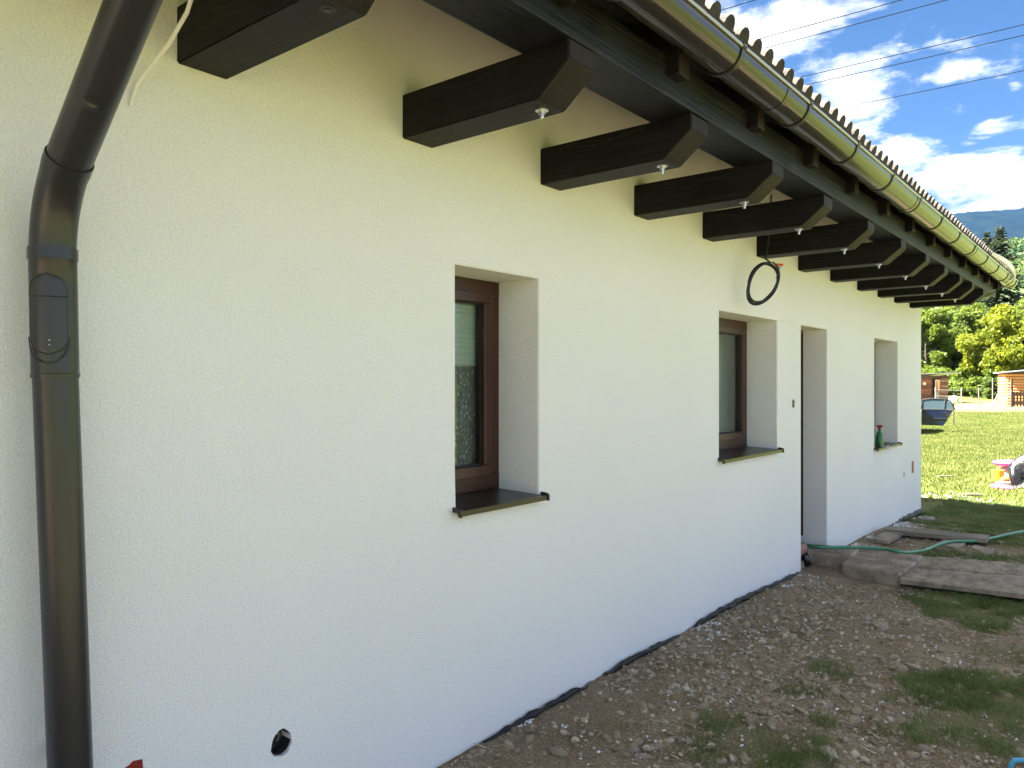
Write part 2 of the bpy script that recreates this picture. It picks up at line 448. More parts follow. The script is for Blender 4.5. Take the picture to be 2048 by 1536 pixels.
M['pink'] = material('pink_plastic', (.75, .09, .5), .4)
M['yellow'] = material('yellow_plastic', (.8, .5, .03), .45)
M['orange'] = material('orange_plastic', (.8, .12, .03), .5)
M['sack'] = material('pale_sack', (.75, .6, .6), .7, bump=.8, bscale=14, bdist=.03)
M['bag'] = material('black_bag', (.008, .008, .009), .3, bump=.8, bscale=7, bdist=.04, detail=3)
M['bluepl'] = material('light_blue_tube', (.08, .34, .5), .4)
M['bottle'] = material('green_bottle', (.01, .16, .05), .15)
M['carpaint'] = material('dark_blue_paint', (.006, .014, .05), .16, .3, coat=1.0)
M['carglass'] = material('car_glass', (.05, .075, .08), .04, .0, spec=1.0)
M['tinted'] = glass_material(); M['tinted'].node_tree.nodes['Transparent BSDF'].inputs['Color'].default_value = (.5, .58, .56, 1)
M['tyre'] = material('tyre', (.02, .02, .02), .85)
M['rim'] = material('rim', (.5, .5, .5), .3, .8)
M['chrome'] = material('car_lamp', (.75, .75, .75), .12, .5)
M['shed_brown'] = material('brown_shed_board', (.15, .065, .04), .85, col2=(.24, .115, .07), vscale=3, perobj=True, objvar=.25)
M['shed_orange'] = material('orange_shed_log', (.50, .23, .09), .75, col2=(.62, .32, .14), vscale=2, perobj=True, objvar=.12)
M['greywood'] = material('grey_wood', (.2, .17, .14), .85, col2=(.34, .29, .24), vscale=3, perobj=True)
M['darkwood'] = material('dark_wood', (.05, .035, .028), .85, col2=(.1, .07, .055), vscale=3, perobj=True)
M['tin'] = material('roof_sheet', (.5, .52, .54), .4, .5, var=.1, vscale=2)
M['whitewood'] = material('white_frame', (.7, .7, .66), .6)
M['wire'] = material('wire', (.005, .006, .008), .8, 0, spec=.05)
M['fencewire'] = material('fence_wire', (.2, .19, .17), .5, .5)
M['bark'] = material('bark', (.06, .048, .035), .95, var=.4, vscale=3, bump=.8, bscale=12, bdist=.03)
M['leafA'] = leaf_material('leaves_spring', (.095, .14, .018), (.17, .23, .03), .5)
M['leafB'] = leaf_material('leaves_mid', (.075, .12, .022), (.14, .195, .032), .5)
M['leafC'] = leaf_material('leaves_bright', (.11, .145, .009), (.195, .225, .016), .5)
M['spruce'] = leaf_material('spruce_needles', (.016, .03, .012), (.05, .065, .026), .1)
M['forest'] = leaf_material('hill_forest', (.035, .075, .02), (.12, .17, .04), .3, .035)
M['grass'] = leaf_material('grass_shade_lifted', (.11, .15, .042), (.18, .23, .08), .35, 2.2)  # grass copy for the shaded yard, colour lightened to offset the shade
M['lawn'] = leaf_material('grass_lawn', (.082, .108, .018), (.138, .152, .038), .35, .8)

# ------------------------------------------------------------------ ground
W_ = -2.58
def hillocks(x, y):
    return (fbm(x*.7+3, y*.7, 3)-.5)*.11
def gz(x, y):
    """ground height"""
    x = np.asarray(x, float); y = np.asarray(y, float)
    X = x*RT.x+y*RT.y; Z = x*FW.x+y*FW.y
    near = hillocks(x, y)
    # soil heaped against the house, running down to the lawn
    heap = .05*sstep(1.2, -1.4, x)*sstep(7.4, 6.2, y)-.02*sstep(6.4, 7.6, y)*sstep(12, 9, y)
    low = -.17*sstep(9.5, 14, y) - .06*sstep(0.5, 3.5, x)
    wall = sstep(.55, .0, x+2.58)*.02
    k = sstep(26, 12, np.hypot(x+1, y-6))
    flat = 1-.8*sstep(6.6, 7.4, y)*sstep(12, 10.5, y)
    flat = flat*(.15+.85*sstep(.05, .6, x-W_))
    z = near*k*.9*flat + heap*(.4+.6*sstep(0, .5, x-W_)) + low*1.0 + wall
    # far: meadow climbing slowly to the wood and the hills
    far = .42*sstep(34, 52, Z) + .8*sstep(55, 100, Z)*1.0 + np.maximum(0, Z-110)*.02
    return z + far
def dirt_relief(x, y):
    k = sstep(20, 10, np.hypot(x+1, y-6))
    return ((fbm(x*5, y*5, 4)-.5)*.06 + (fbm(x*22, y*22, 3)-.5)*.026)*k*(1-.5*sstep(6.6, 7.4, y))*(.3+.7*sstep(.03, .35, x-W_))
_pp = [(1490, 1510, .28, .30, .8), (1560, 1525, .25, .3, .85), (1645, 1465, .12, .14, .7), (1650, 1365, .22, .22, .55), (1600, 1405, .28, .18, .5), (1860, 1390, .22, .24, .75),
       (1980, 1405, .40, .35, .95), (2030, 1430, .3, .3, .95), (1930, 1480, .42, .22, .85), (2000, 1500, .3, .25, .8), (1960, 1225, .5, .42, .85), (2030, 1215, .5, .5, .9), (1905, 1190, .5, .2, .7),
       (1980, 1115, .8, .5, .8), (1890, 1120, .5, .35, .6), (2010, 1070, .9, .9, .9), (1920, 1035, .9, 1.0, .95), (1990, 1035, 1.0, 1.2, .95), (1880, 1010, .8, .9, .95), (2030, 1330, .3, .2, .5), (1740, 1480, .15, .1, .5), (1830, 1420, .25, .12, .6)]
PATCHES = []
for px_, py_, rx_, ry_, w_ in _pp:
    p_ = at(px_, py_, 0.0); PATCHES.append((p_.x, p_.y, rx_, ry_, w_))
def grass_mask(x, y):
    """1 where turf grows, 0 on bare soil"""
    n = fbm(x*1.1+5, y*1.1+2, 4)
    n2 = fbm(x*3.3+9, y*3.3, 3)
    lawn = sstep(12.2, 14.4, y+.8*(x+2.2)*0.5+(n-.5)*2.5)
    side = sstep(3.5, 6.5, x+(n-.5)*5)+.9*sstep(.46, .54, n)*sstep(1.0, 2, x)*sstep(13.5, 12, y)
    lawn = lawn*np.maximum(sstep(2.5, .5, x), sstep(13.5, 15.5, y))
    patch = 0*x
    for cx, cy, rx, ry, w in PATCHES:
        dx, dy = x-cx, y-cy; u = (dx*RT.x+dy*RT.y)/rx; v = (dx*FW.x+dy*FW.y)/ry
        patch = np.maximum(patch, w*sstep(1.25, .35, np.sqrt(u*u+v*v)+(n2-.5)*1.5+(n-.5)*.8))
    thin = .35*sstep(.50, .62, n*.5+n2*.5)*sstep(-1.7, -.9, x)
    m = np.maximum(np.maximum(lawn, side*.9), np.maximum(patch, thin))
    return np.clip(m, 0, 1)

def grow(a, b, step, lo, hi, g=1.16):
    mid = list(np.arange(a, b+1e-6, step))
    s = step; v = b; up = []
    while v < hi: s *= g; v += s; up.append(v)
    s = step; v = a; dn = []
    while v > lo: s *= g; v -= s; dn.append(v)
    return np.array(dn[::-1]+mid+up)
def ground_material():
    m = bpy.data.materials.new('soil_and_turf'); m.use_nodes = True
    nt = m.node_tree; N, L = nt.nodes, nt.links; b = N['Principled BSDF']
    b.inputs['Roughness'].default_value = .95; b.inputs['Specular IOR Level'].default_value = .15
    tc = N.new('ShaderNodeTexCoord'); at_ = N.new('ShaderNodeAttribute'); at_.attribute_name = 'turf'
    def nz(s, d=5, r=.6):
        n = N.new('ShaderNodeTexNoise'); n.inputs['Scale'].default_value = s; n.inputs['Detail'].default_value = d; n.inputs['Roughness'].default_value = r
        L.new(tc.outputs['Object'], n.inputs['Vector']); return n.outputs['Fac']
    def ramp(f, stops):
        r = N.new('ShaderNodeValToRGB'); L.new(f, r.inputs[0])
        while len(r.color_ramp.elements) < len(stops): r.color_ramp.elements.new(.5)
        for e, (p, c) in zip(r.color_ramp.elements, stops): e.position = p; e.color = (*c, 1)
        return r.outputs[0]
    soil = ramp(nz(1.7, 8, .7), [(.3, (.225, .163, .096)), (.5, (.325, .245, .153)), (.72, (.445, .355, .24))])
    grit = ramp(nz(70, 3), [(.42, (.75, .75, .75)), (.62, (1.25, 1.22, 1.18))])
    mul = N.new('ShaderNodeMix'); mul.data_type = 'RGBA'; mul.blend_type = 'MULTIPLY'; mul.inputs[0].default_value = 1
    L.new(soil, mul.inputs[6]); L.new(grit, mul.inputs[7])
    turf = ramp(nz(.55, 8, .68), [(.3, (.075, .098, .02)), (.5, (.108, .134, .028)), (.7, (.165, .17, .06))])
    tf = ramp(nz(30, 3), [(.35, (.65, .7, .6)), (.65, (1.25, 1.2, 1.2))])
    mul2 = N.new('ShaderNodeMix'); mul2.data_type = 'RGBA'; mul2.blend_type = 'MULTIPLY'; mul2.inputs[0].default_value = 1
    L.new(turf, mul2.inputs[6]); L.new(tf, mul2.inputs[7])
    mx = N.new('ShaderNodeMix'); mx.data_type = 'RGBA'; L.new(at_.outputs['Fac'], mx.inputs[0]); L.new(mul.outputs[2], mx.inputs[6]); L.new(mul2.outputs[2], mx.inputs[7])
    L.new(mx.outputs[2], b.inputs['Base Color'])
    bp = N.new('ShaderNodeBump'); bp.inputs['Strength'].default_value = 1.0; bp.inputs['Distance'].default_value = .03
    L.new(nz(55, 5, .7), bp.inputs['Height']); L.new(bp.outputs[0], b.inputs['Normal'])
    return m
M['ground'] = ground_material()
def build_ground():
    xs = grow(-2.9, 1.2, .035, -6000, 6000, 1.17); ys = grow(1.6, 15.5, .04, -2500, 6000, 1.17)
    XX, YY = np.meshgrid(xs, ys, indexing='ij')
    ZZ = gz(XX, YY)+dirt_relief(XX, YY)
    V = np.stack([XX, YY, ZZ], -1).reshape(-1, 3)
    nx, ny = len(xs), len(ys)
    i, j = np.meshgrid(np.arange(nx-1), np.arange(ny-1), indexing='ij')
    a = (i*ny+j).ravel()
    F = np.stack([a, a+ny, a+ny+1, a+1], -1)
    o = np_mesh('ground', V, F, M['ground'], smooth=True)
    g = grass_mask(V[:, 0], V[:, 1])
    Z = V[:, 0]*FW.x+V[:, 1]*FW.y
    # trampled bare run behind the wire fence
    run = sstep(47, 49, Z)*sstep(66, 60, Z)*sstep(.40, .5, fbm(V[:, 0]*.25, V[:, 1]*.25, 3))
    g = g*(1-.45*run)*np.where((V[:, 1] < 12.3) & (V[:, 0] < 1.0), .5, 1.0)
    at_ = o.data.attributes.new('turf', 'FLOAT', 'POINT'); at_.data.foreach_set('value', g.astype(np.float32))
    tag(o, kind='structure'); return o
build_ground()

# far mountain and wooded hill
def build_relief(name, Xs, Zs, hfun, mat):
    XX, ZZ = np.meshgrid(Xs, Zs, indexing='ij'); H = hfun(XX, ZZ)
    x = FW.x*ZZ+RT.x*XX; y = FW.y*ZZ+RT.y*XX
    V = np.stack([x, y, H], -1).reshape(-1, 3); nx, ny = len(Xs), len(Zs)
    i, j = np.meshgrid(np.arange(nx-1), np.arange(ny-1), indexing='ij'); a = (i*ny+j).ravel()
    o = np_mesh(name, V, np.stack([a, a+ny, a+ny+1, a+1], -1), mat, smooth=False); tag(o, kind='structure'); return o
M['mountain'] = material('far_forest', (.005, .010, .008), .95, spec=0, col2=(.010, .018, .012), vscale=.02)
M['meadow'] = material('hill_meadow', (.05, .085, .02), .95, col2=(.08, .12, .03), vscale=.05)
def mount_h(X, Z):
    ridge = np.minimum(742+.11*(X-1990), 830)+28*(fbm(X/500+4, X*0+1, 3)-.5)
    ridge = ridge*sstep(-3800, 600, X)
    t = sstep(1500, 3500, Z)*sstep(5200, 3500, Z)
    return ridge*t+30*(fbm(X/300, Z/300, 4)-.5)*t+13*np.random.default_rng(5).random(X.shape)*t-40*(1-t)
build_relief('mountain', np.arange(-4000, 5600, 9.0), np.array([1400, 1800, 2200, 2600, 3000, 3250, 3400, 3500, 3700, 4200, 5300.]), mount_h, M['mountain'])
def hill_h(X, Z):
    top = 82+.075*(X-290)+10*(fbm(X/80+2, X*0+3, 3)-.5)
    top = np.maximum(top, 20)*sstep(60, 230, X)*1.0
    return 1.0+np.maximum(0, Z-110)*.02*sstep(230, 150, Z) + top*sstep(170, 500, Z)*sstep(900, 520, Z)-3*sstep(520, 900, Z)
build_relief('hill', np.arange(-40, 1200, 10.0), np.arange(150, 920, 14.0), hill_h, M['meadow'])

# ------------------------------------------------------------------ house
W = -2.58                       # outer face of the long wall
Y0, Y1 = -4.2, 13.07            # its ends
house = empty('house', (W, 4.5, 0), label='long white rendered bungalow with dark timber eaves and brown windows', cat='house')
OPEN = [  # y0, y1, z0, z1, kind
    (2.734, 3.402, 1.232, 2.434, 'lace'),
    (5.769, 7.03, 1.247, 2.434, 'plain'),
    (10.39, 11.59, 1.03, 2.43, 'plain')]
DOOR = (7.676, 8.49, .12, 2.431)
HOLES = [(1.753, .457, .047), (7.465, 1.66, .040), (11.97, .568, .036)]
REDS = [(1.150, 1.215, .47, .60), (12.44, 12.58, .54, .72)]
def apply_boolean(base, cutter):
    md = base.modifiers.new('cut', 'BOOLEAN'); md.operation = 'DIFFERENCE'; md.solver = 'EXACT'; md.object = cutter
    dg = bpy.context.evaluated_depsgraph_get(); dg.update()
    me = bpy.data.meshes.new_from_object(base.evaluated_get(dg))
    base.modifiers.clear(); base.data = me
    bpy.data.objects.remove(cutter)
def build_walls():
    wb = MB().box(W-.42, W, Y0, Y1, -.085, 3.78)
    wall = wb.build('wall', M['plaster'], house, bevel=0)
    cut = MB()
    for y0, y1, z0, z1, k in OPEN: cut.box(W-.6, W+.2, y0, y1, z0, z1)
    cut.box(W-.6, W+.2, DOOR[0], DOOR[1], -.3, DOOR[3])
    r2 = random.Random(4)
    for cy, cz, r in HOLES:
        n = 28; ring = []
        for k in range(n):
            a = 2*math.pi*k/n; q = r*(1+r2.uniform(-.07, .07)); ring.append((cy+q*math.cos(a), cz+1.1*q*math.sin(a)))
        cut.prism(ring, W-.07, W+.05, 'x')
    for y0, y1, z0, z1 in REDS: 
        e = .006
        cut.prism([(y0, z0), (y1, z0), (y1+e, (z0+z1)/2), (y1, z1-.002), ((y0+y1)/2, z1+.003), (y0+.3*(y1-y0), z1-.006), (y0-.003, z1-.012)], W-.02, W+.05, 'x')
    c = cut.build('cutter', None, house)
    apply_boolean(wall, c)
    bm = bmesh.new(); bm.from_mesh(wall.data)
    # soften the rendered arrises
    es = [e for e in bm.edges if len(e.link_faces) == 2 and e.calc_face_angle(0) > 1.2 and e.calc_length() > .3
          and all(v.co.x > -.002 for v in e.verts)]
    try: bmesh.ops.bevel(bm, geom=es, offset=.006, segments=2, affect='EDGES')
    except Exception: pass
    bm.to_mesh(wall.data); bm.free()
    # other walls
    MB().box(W-7.0, W-.425, Y1-.42, Y1-.003, -.02, 3.72).build('wall', M['plaster'], house)
    MB().box(W-7.0, W-.425, Y0+.003, Y0+.42, -.02, 3.72).build('wall', M['plaster'], house)
    MB().box(W-7.42, W-7.003, Y0, Y1, -.02, 3.72).build('wall', M['plaster'], house)
    # rooms behind the windows
    for a, b in ((Y0+.43, 4.6), (4.75, 7.35), (7.5, 9.3), (9.45, Y1-.43)):
        m = MB()
        m.box(W-4.2, W-4.1, a, b, .2, 2.75); m.box(W-4.1, W-.43, a, a+.05, .2, 2.75); m.box(W-4.1, W-.43, b-.05, b, .2, 2.75)
        m.box(W-4.1, W-.43, a+.051, b-.051, 2.70, 2.76)
        m.build('partition', M['interior'], house)
        MB().box(W-4.1, W-.43, a+.051, b-.051, .10, .2).build('room_floor', M['floor'], house)
build_walls()

# plinth: grey adhesive edge and a bit of old brick at the far corner
def build_plinth():
    m = MB(); ys = np.arange(Y0, 7.6, .06); r = random.Random(2)
    def strip(ys):
        vs = []; 
        for y in ys:
            top = (.032 if y < 4.4 else .012 if y < 7.6 else -.05)+r.uniform(-.006, .016)+.012*math.sin(y*1.7); vs += [(W+.004, y, -.25), (W+.012+r.uniform(0, .006), y, -.25+.001), (W+.012+r.uniform(0, .008), y, top), (W-.004, y, top+.006)]
        n = len(ys); fs = []
        for i in range(n-1):
            for k in range(3): fs.append((i*4+k, i*4+k+1, i*4+5+k, i*4+4+k))
        m.add(vs, fs)
    strip(ys); strip(np.arange(8.55, 13.0, .06))
    m.build('plinth_edge', M['mortar'], house)
    for i in range(3):
        for k in range(5):
            y = 11.75+k*.265+(.13 if i % 2 else 0)
            if y+.25 > 13.05: continue
            MB().box(W-.10, W-.018, y, y+.25, -.30+i*.085, -.30+i*.085+.073).build('brick', M['brick'], house, bevel=.006)
build_plinth()

def bars(y0, y1, z0, z1, w, x0, x1, wb=None):
    """four mitred-looking frame bars as one mesh (verticals between horizontals)"""
    wb = wb or w; m = MB()
    m.box(x0, x1, y0, y1, z1-w, z1); m.box(x0, x1, y0, y1, z0, z0+wb)
    m.box(x0+.0015, x1-.0015, y0, y0+w, z0+wb, z1-w); m.box(x0+.0015, x1-.0015, y1-w, y1, z0+wb, z1-w); return m
def build_window(y0, y1, z0, z1, kind, label):
    win = empty('window', (0, y0, z0), parent=house); win.location = Vector((W-.28, y0, z0))-house.location
    tag(win, label)
    bars(y0-.02, y1+.0, z0+.02, z1+.02, .10, W-.36, W-.285, .09).build('frame', M['pvc'], win, bevel=.004)
    iy0, iy1, iz0, iz1 = y0+.075, y1-.083, z0+.095, z1-.07
    bars(iy0, iy1, iz0, iz1, .058, W-.345, W-.272, .065).build('sash', M['pvc'], win, bevel=.007)
    g0, g1, h0, h1 = iy0+.056, iy1-.056, iz0+.063, iz1-.056
    bars(g0-.001, g1+.001, h0-.001, h1+.001, .012, W-.312, W-.298).build('gasket', M['gasket'], win)
    MB().box(W-.322, W-.314, g0, g1, h0, h1).build('pane', M['glass'], win)
    # sill: folded sheet with end caps
    s = MB(); t = .0025; xo = W+.048
    zi = z0+.018; zo = z0+.003
    s.prism([(W-.285, zi), (xo, zo), (xo, zo-.026), (xo-.006, zo-.026), (xo-.006, zo-.006), (W-.285, zi-.006)], y0-.012, y1+.028)
    sl = s.build('sill', M['sill'], win)
    for yy, nm in ((y0-.022, 0), (y1+.018, 1)):
        MB().prism([(W-.27, zi+.013), (W+.030, zo+.015), (xo+.005, zo+.008), (xo+.007, zo-.004), (xo+.007, zo-.03), (xo-.01, zo-.03), (xo-.014, zo-.009), (W-.27, zi-.009)], yy, yy+.014).build('end_cap', M['gutter_dark'], sl, bevel=.003)
    if kind == 'lace':
        m = MB(); xs = W-.354; n = 14; zt = h1-.005; zb = h1-.335*(h1-h0)-.05
        vs = []; fs = []
        for i in range(n*2+1):
            z = zt-(zt-zb)*i/(2*n); xx = xs+(.006 if i % 2 else -.006)
            vs += [(xx, g0-.02, z), (xx, g1+.028-(.010 if i % 2 else 0), z)]
        for i in range(n*2): fs.append((2*i, 2*i+1, 2*i+3, 2*i+2))
        m.add(vs, fs); m.build('blind', M['blind'], win, fix=False)
        m = MB(); vs = []; fs = []; ny, nzz = 40, 2
        for i in range(ny+1):
            y = g0-.08+(y1-.004-g0+.08)*i/ny; xx = W-.385+.007*math.sin(i*1.1)
            vs += [(xx, y, h0-.1), (xx, y, h1+.05)]
        for i in range(ny): fs.append((2*i, 2*i+1, 2*i+3, 2*i+2))
        m.add(vs, fs); m.build('lace_curtain', M['lace'], win, fix=False, smooth=True)
    else:
        m = MB(); vs = []; fs = []; ny = 60
        for i in range(ny+1):
            y = g0-.08+(y1+.25-g0+.08)*i/ny; xx = W-.50+.02*math.sin(i*.9)
            vs += [(xx, y, h0-.1), (xx, y, h1+.05)]
        for i in range(ny): fs.append((2*i, 2*i+1, 2*i+3, 2*i+2))
        m.add(vs, fs); m.build('curtain', M['blind'], win, fix=False, smooth=True)
build_window(*OPEN[0], 'narrow brown window with pleated blind and leaf-patterned lace')
build_window(*OPEN[1], 'wide brown window beside the doorway')
build_window(*OPEN[2], 'farthest brown window, low sill with bottle on it')

def build_door():
    d = empty('door', parent=house); d.location = Vector((W-.27, DOOR[0], 0))-house.location
    tag(d, 'brown door deep in a white doorway')
    y0, y1, z0, z1 = DOOR
    m = MB(); m.box(W-.36, W-.25, y0-.02, y0+.035, .2, z1+.02); m.box(W-.36, W-.25, y1-.004, y1+.05, .2, z1+.02); m.box(W-.36, W-.25, y0+.036, y1-.005, z1-.03, z1+.02)
    m.build('frame', M['pvc'], d, bevel=.004)
    MB().box(W-.345, W-.29, y0+.037, y1-.007, .24, z1-.032).build('leaf', M['pvc'], d, bevel=.004)
    MB().box(W-.29, W-.284, y0+.12, y1-.1, 1.2, 2.2).box(W-.29, W-.284, y0+.12, y1-.1, .4, 1.05).build('panel', M['pvc'], d, bevel=.003)
    m = MB(); m.tube([(W-.285, y0+.09, 1.22), (W-.235, y0+.09, 1.22), (W-.235, y0+.2, 1.22)], .009, 8)
    m.build('handle', M['steel'], d, smooth=True)
    MB().box(W-.40, W-.02, y0+.004, y1-.004, -.1, .075).build('threshold', M['concrete'], d, bevel=.01)
    MB().prism([(W-.36, .07), (W-.06, .07), (W-.03, .18), (W-.05, .235), (W-.36, .245)], y0+.005, y0+.31).build('threshold_brick', M['brick'], d, bevel=.012)
build_door()

# projecting tie beams
BX1 = -1.668
def build_beams():
    prof = [(W-.1, 2.96), (-1.82, 2.96), (BX1, 3.083), (BX1, 3.158), (W-.1, 3.158)]
    y_ref = 0
    me_src = MB().prism(prof, 0, .19)
    ys = [1.334, 2.386, 3.42, 4.443, 5.47, 6.54, 7.59, 8.595, 9.62, 10.54, 11.39, 12.30]
    ys = [-.72, .3]+ys
    proto = None; r = random.Random(8)
    for i, y in enumerate(ys):
        if proto is None:
            me = me_src.mesh('beam', house.location)
            bm = bmesh.new(); bm.from_mesh(me); bmesh.ops.recalc_face_normals(bm, faces=bm.faces)
            es = [e for e in bm.edges]
            bmesh.ops.bevel(bm, geom=es, offset=.005, segments=2, affect='EDGES')
            # end grain faces get the worn end material
            me.materials.append(M['beam_x']); me.materials.append(M['beam_end'])
            for f in bm.faces:
                if f.normal.x > .4: f.material_index = 1
            bm.to_mesh(me); bm.free()
            b = link('beam', me, None, house); proto = b
        else:
            b = proto.copy(); C.objects.link(b); b.parent = house
        b.location = (0, y, 0); b.rotation_euler = (0, 0, r.uniform(-.004, .004))
        # checks: drying cracks along the side and the underside
        # bolt: washer, nut and threaded end under the beam
        bx, by = -1.875, y+.095+r.uniform(-.012, .012); hl = r.uniform(.03, .045)
        if abs(y-1.334) < .01:
            m = MB(); m.lathe([(.026, -.0015), (.026, .001)], bx, by, 2.96, 16)  # flat dark disc: the shade of the bolt hole put into its colour
            m.build('recess_shade', M['hole'], b)
            m = MB(); m.lathe([(.011, -.004), (.011, .001)], bx, by, 2.9585, 6); m.build('bolt', M['gutter_dark'], b)
        else:
            m = MB(); m.lathe([(.027, -.005), (.027, 0)], bx, by, 2.9595, 18); m.lathe([(.0145, -.018), (.0145, -.0052)], bx, by, 2.9595, 6)
            m.lathe([(.0075, -hl), (.0085, -hl+.004), (.0085, -.0182)], bx, by, 2.9595, 10)
            m.build('bolt', M['steel'], b)
        for k in range(2):
            z = 3.0+r.uniform(.02, .13); x = -2.55+r.uniform(0, .1); pts = []; L_ = r.uniform(.35, .8); n = 14
            for q in range(n): pts.append((x+L_*q/(n-1), z+.012*math.sin(q*.7+k)+r.uniform(-.003, .003)))
            pts = [p for p in pts if p[0] < -1.9]
            if len(pts) < 3: continue
            mm = MB(); up = [(px, y-.0006, pz+.0016) for px, pz in pts]; dn = [(px, y-.0006, pz-.0016) for px, pz in pts]
            mm.add(up+dn, [(q, q+1, len(pts)+q+1, len(pts)+q) for q in range(len(pts)-1)])
            mm.build('check', M['gasket'], b)
        mm = MB(); yy = y+.06+r.uniform(0, .06); pts = []
        for q in range(16): pts.append((-2.5+.042*q, yy+.006*math.sin(q*.5)+r.uniform(-.002, .002)))
        mm.add([(px, py+.0014, 2.9594) for px, py in pts]+[(px, py-.0014, 2.9594) for px, py in pts], [(q, q+1, 17+q, 16+q) for q in range(15)])
        mm.build('check', M['gasket'], b)
build_beams()
PX0, PX1 = -1.90, -1.662
MB().box(PX0, PX1, Y0-.5, 13.52, 3.16, 3.345).build('purlin', M['beam_y'], house, bevel=.006)

SL = .445                       # roof pitch
EX = -1.47                      # lower edge of the deck
ZE = 3.375
def ztop(x): return ZE+SL*(EX-x)
def build_rafters():
    prof = [(-1.60, 3.247), (-1.60, ztop(-1.60)-.002), (-4.4, ztop(-4.4)-.002), (-4.4, ztop(-4.4)-.185), (-1.74, ztop(-1.74)-.185), (-1.72, 3.247)]
    src = MB().prism(prof, 0, .105)
    me = src.mesh('rafter', house.location); me.materials.append(M['beam_x']); me.materials.append(M['beam_end'])
    bm = bmesh.new(); bm.from_mesh(me); bmesh.ops.recalc_face_normals(bm, faces=bm.faces)
    bmesh.ops.bevel(bm, geom=list(bm.edges), offset=.004, segments=1, affect='EDGES')
    for f in bm.faces:
        if f.normal.x > .8: f.material_index = 1
    bm.to_mesh(me); bm.free()
    for k in range(-7, 12):
        y = 3.153+.92*k
        if y < Y0-.3 or y > 13.45: continue
        o = link('rafter', me, None, house); o.location = (0, y, 0)
build_rafters()
# soffit boards lying on the rafters
RY0, RY1 = -4.8, 13.68
for k in range(8):
    a = EX-.16*k; b = EX-.16*(k+1)+.006
    z = ztop
    MB().prism([(a, z(a)), (b, z(b)), (b, z(b)+.018), (a, z(a)+.018)], RY0+.02, RY1-.02).build('soffit_board', M['board'], house, bevel=.002, seg=1)

# hipped roof deck
ridge_x = -6.08
def build_roof():
    roof = empty('roof', parent=house); roof.location = Vector((EX, 4.5, ZE))-house.location
    zt = lambda x: ztop(x)+.030
    run = EX-ridge_x; bx = 2*ridge_x-EX
    P = [(EX, RY0, zt(EX)), (EX, RY1, zt(EX)), (bx, RY1, zt(EX)), (bx, RY0, zt(EX)), (ridge_x, RY0+run, zt(ridge_x)), (ridge_x, RY1-run, zt(ridge_x))]
    Q = [(x, y, z-.012) for x, y, z in P]
    m = MB(); m.add(P+Q, [(0, 1, 5, 4), (1, 2, 5), (2, 3, 4, 5), (3, 0, 4), (6, 10, 11, 7), (7, 11, 8), (8, 11, 10, 9), (9, 10, 6), (0, 6, 7, 1), (1, 7, 8, 2), (2, 8, 9, 3), (3, 9, 6, 0)])
    m.build('deck', M['tile'], roof)
    MB().box(bx+1.0, -2.75, RY0+1.1, RY1-1.1, 3.60, 3.64).build('ceiling', M['interior'], roof)
    # tiles: 300 mm wide, two rolls, 340 mm gauge
    sx, sz = -1/math.hypot(1, SL), SL/math.hypot(1, SL)      # up the slope
    nx_, nz_ = SL/math.hypot(1, SL), 1/math.hypot(1, SL)     # off the slope
    def tile_mesh(name, ybase):
        prof = []
        for k in range(2):
            c = .075+.15*k
            prof.append((c-.075+.0015, .018)); prof.append((c-.058, .018))
            for a in range(0, 181, 30): prof.append((c-.050*math.cos(R(a)), .020+.050*math.sin(R(a))))
            prof.append((c+.058, .018))
        prof.append((.2985, .018))
        n = len(prof); vs = []; fs = []
        for t, lift in ((0, .022), (.40, 0)):
            for (y, h) in prof: vs.append((t*sx+nx_*(h+lift), y, t*sz+nz_*(h+lift)))
            for (y, h) in prof: vs.append((t*sx+nx_*(lift-.002), y, t*sz+nz_*(lift-.002)))
        for i in range(n-1):
            fs.append((i, i+1, 2*n+i+1, 2*n+i)); fs.append((n+i, 3*n+i, 3*n+i+1, n+i+1)); fs.append((i, n+i, n+i+1, i+1))
        fs.append((0, 2*n, 3*n, n)); fs.append((n-1, 2*n-1, 4*n-1, 3*n-1))
        me = bpy.data.meshes.new(name); me.from_pydata(vs, [], fs)
        bm = bmesh.new(); bm.from_mesh(me); bmesh.ops.recalc_face_normals(bm, faces=bm.faces)
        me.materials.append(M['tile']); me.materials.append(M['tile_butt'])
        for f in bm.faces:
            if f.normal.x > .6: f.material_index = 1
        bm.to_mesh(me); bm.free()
        return me
    me = tile_mesh('tile', 0); r = random.Random(3)
    gauge = .34; ycount = int((RY1-RY0)/.3)
    start = RY0+.02+.012
    for c in range(3):
        x = EX+.045+gauge*c*sx; z = zt(EX)-.02+gauge*c*sz+.012
        for k in range(ycount):
            y = start+.3*k
            inset = abs(EX-x)
            if y < RY0+inset-.1 or y+.3 > RY1-inset+.1 or y < 0.5: continue
            o = link('tile', me, None, roof)
            o.location = Vector((x+r.uniform(-.004, .004), y, z+r.uniform(-.003, .003)))-origin(roof)
            o.rotation_euler = (r.uniform(-.006, .006), 0, r.uniform(-.008, .008))
    # the remaining courses as one field
    n = len(me.vertices); base = np.array([v.co[:] for v in me.vertices]); fpoly = [tuple(p.vertices) for p in me.polygons]
    V = []; F = []; cnt = 0
    for c in range(0, 15):
        x = EX+.045+gauge*c*sx; z = zt(EX)-.02+gauge*c*sz+.012
        for k in range(ycount):
            y = start+.3*k; inset = abs(EX-x)
            if y < RY0+inset-.1 or y+.3 > RY1-inset+.1: continue
            if c < 3 and y >= .5: continue
            V.append(base+np.array([x, y, z])-np.array(origin(roof))); F.append(np.array(fpoly)+cnt*n); cnt += 1
    o = np_mesh('tile_field', np.concatenate(V), np.concatenate(F), M['tile'], roof); tag(o, kind='stuff')
build_roof()

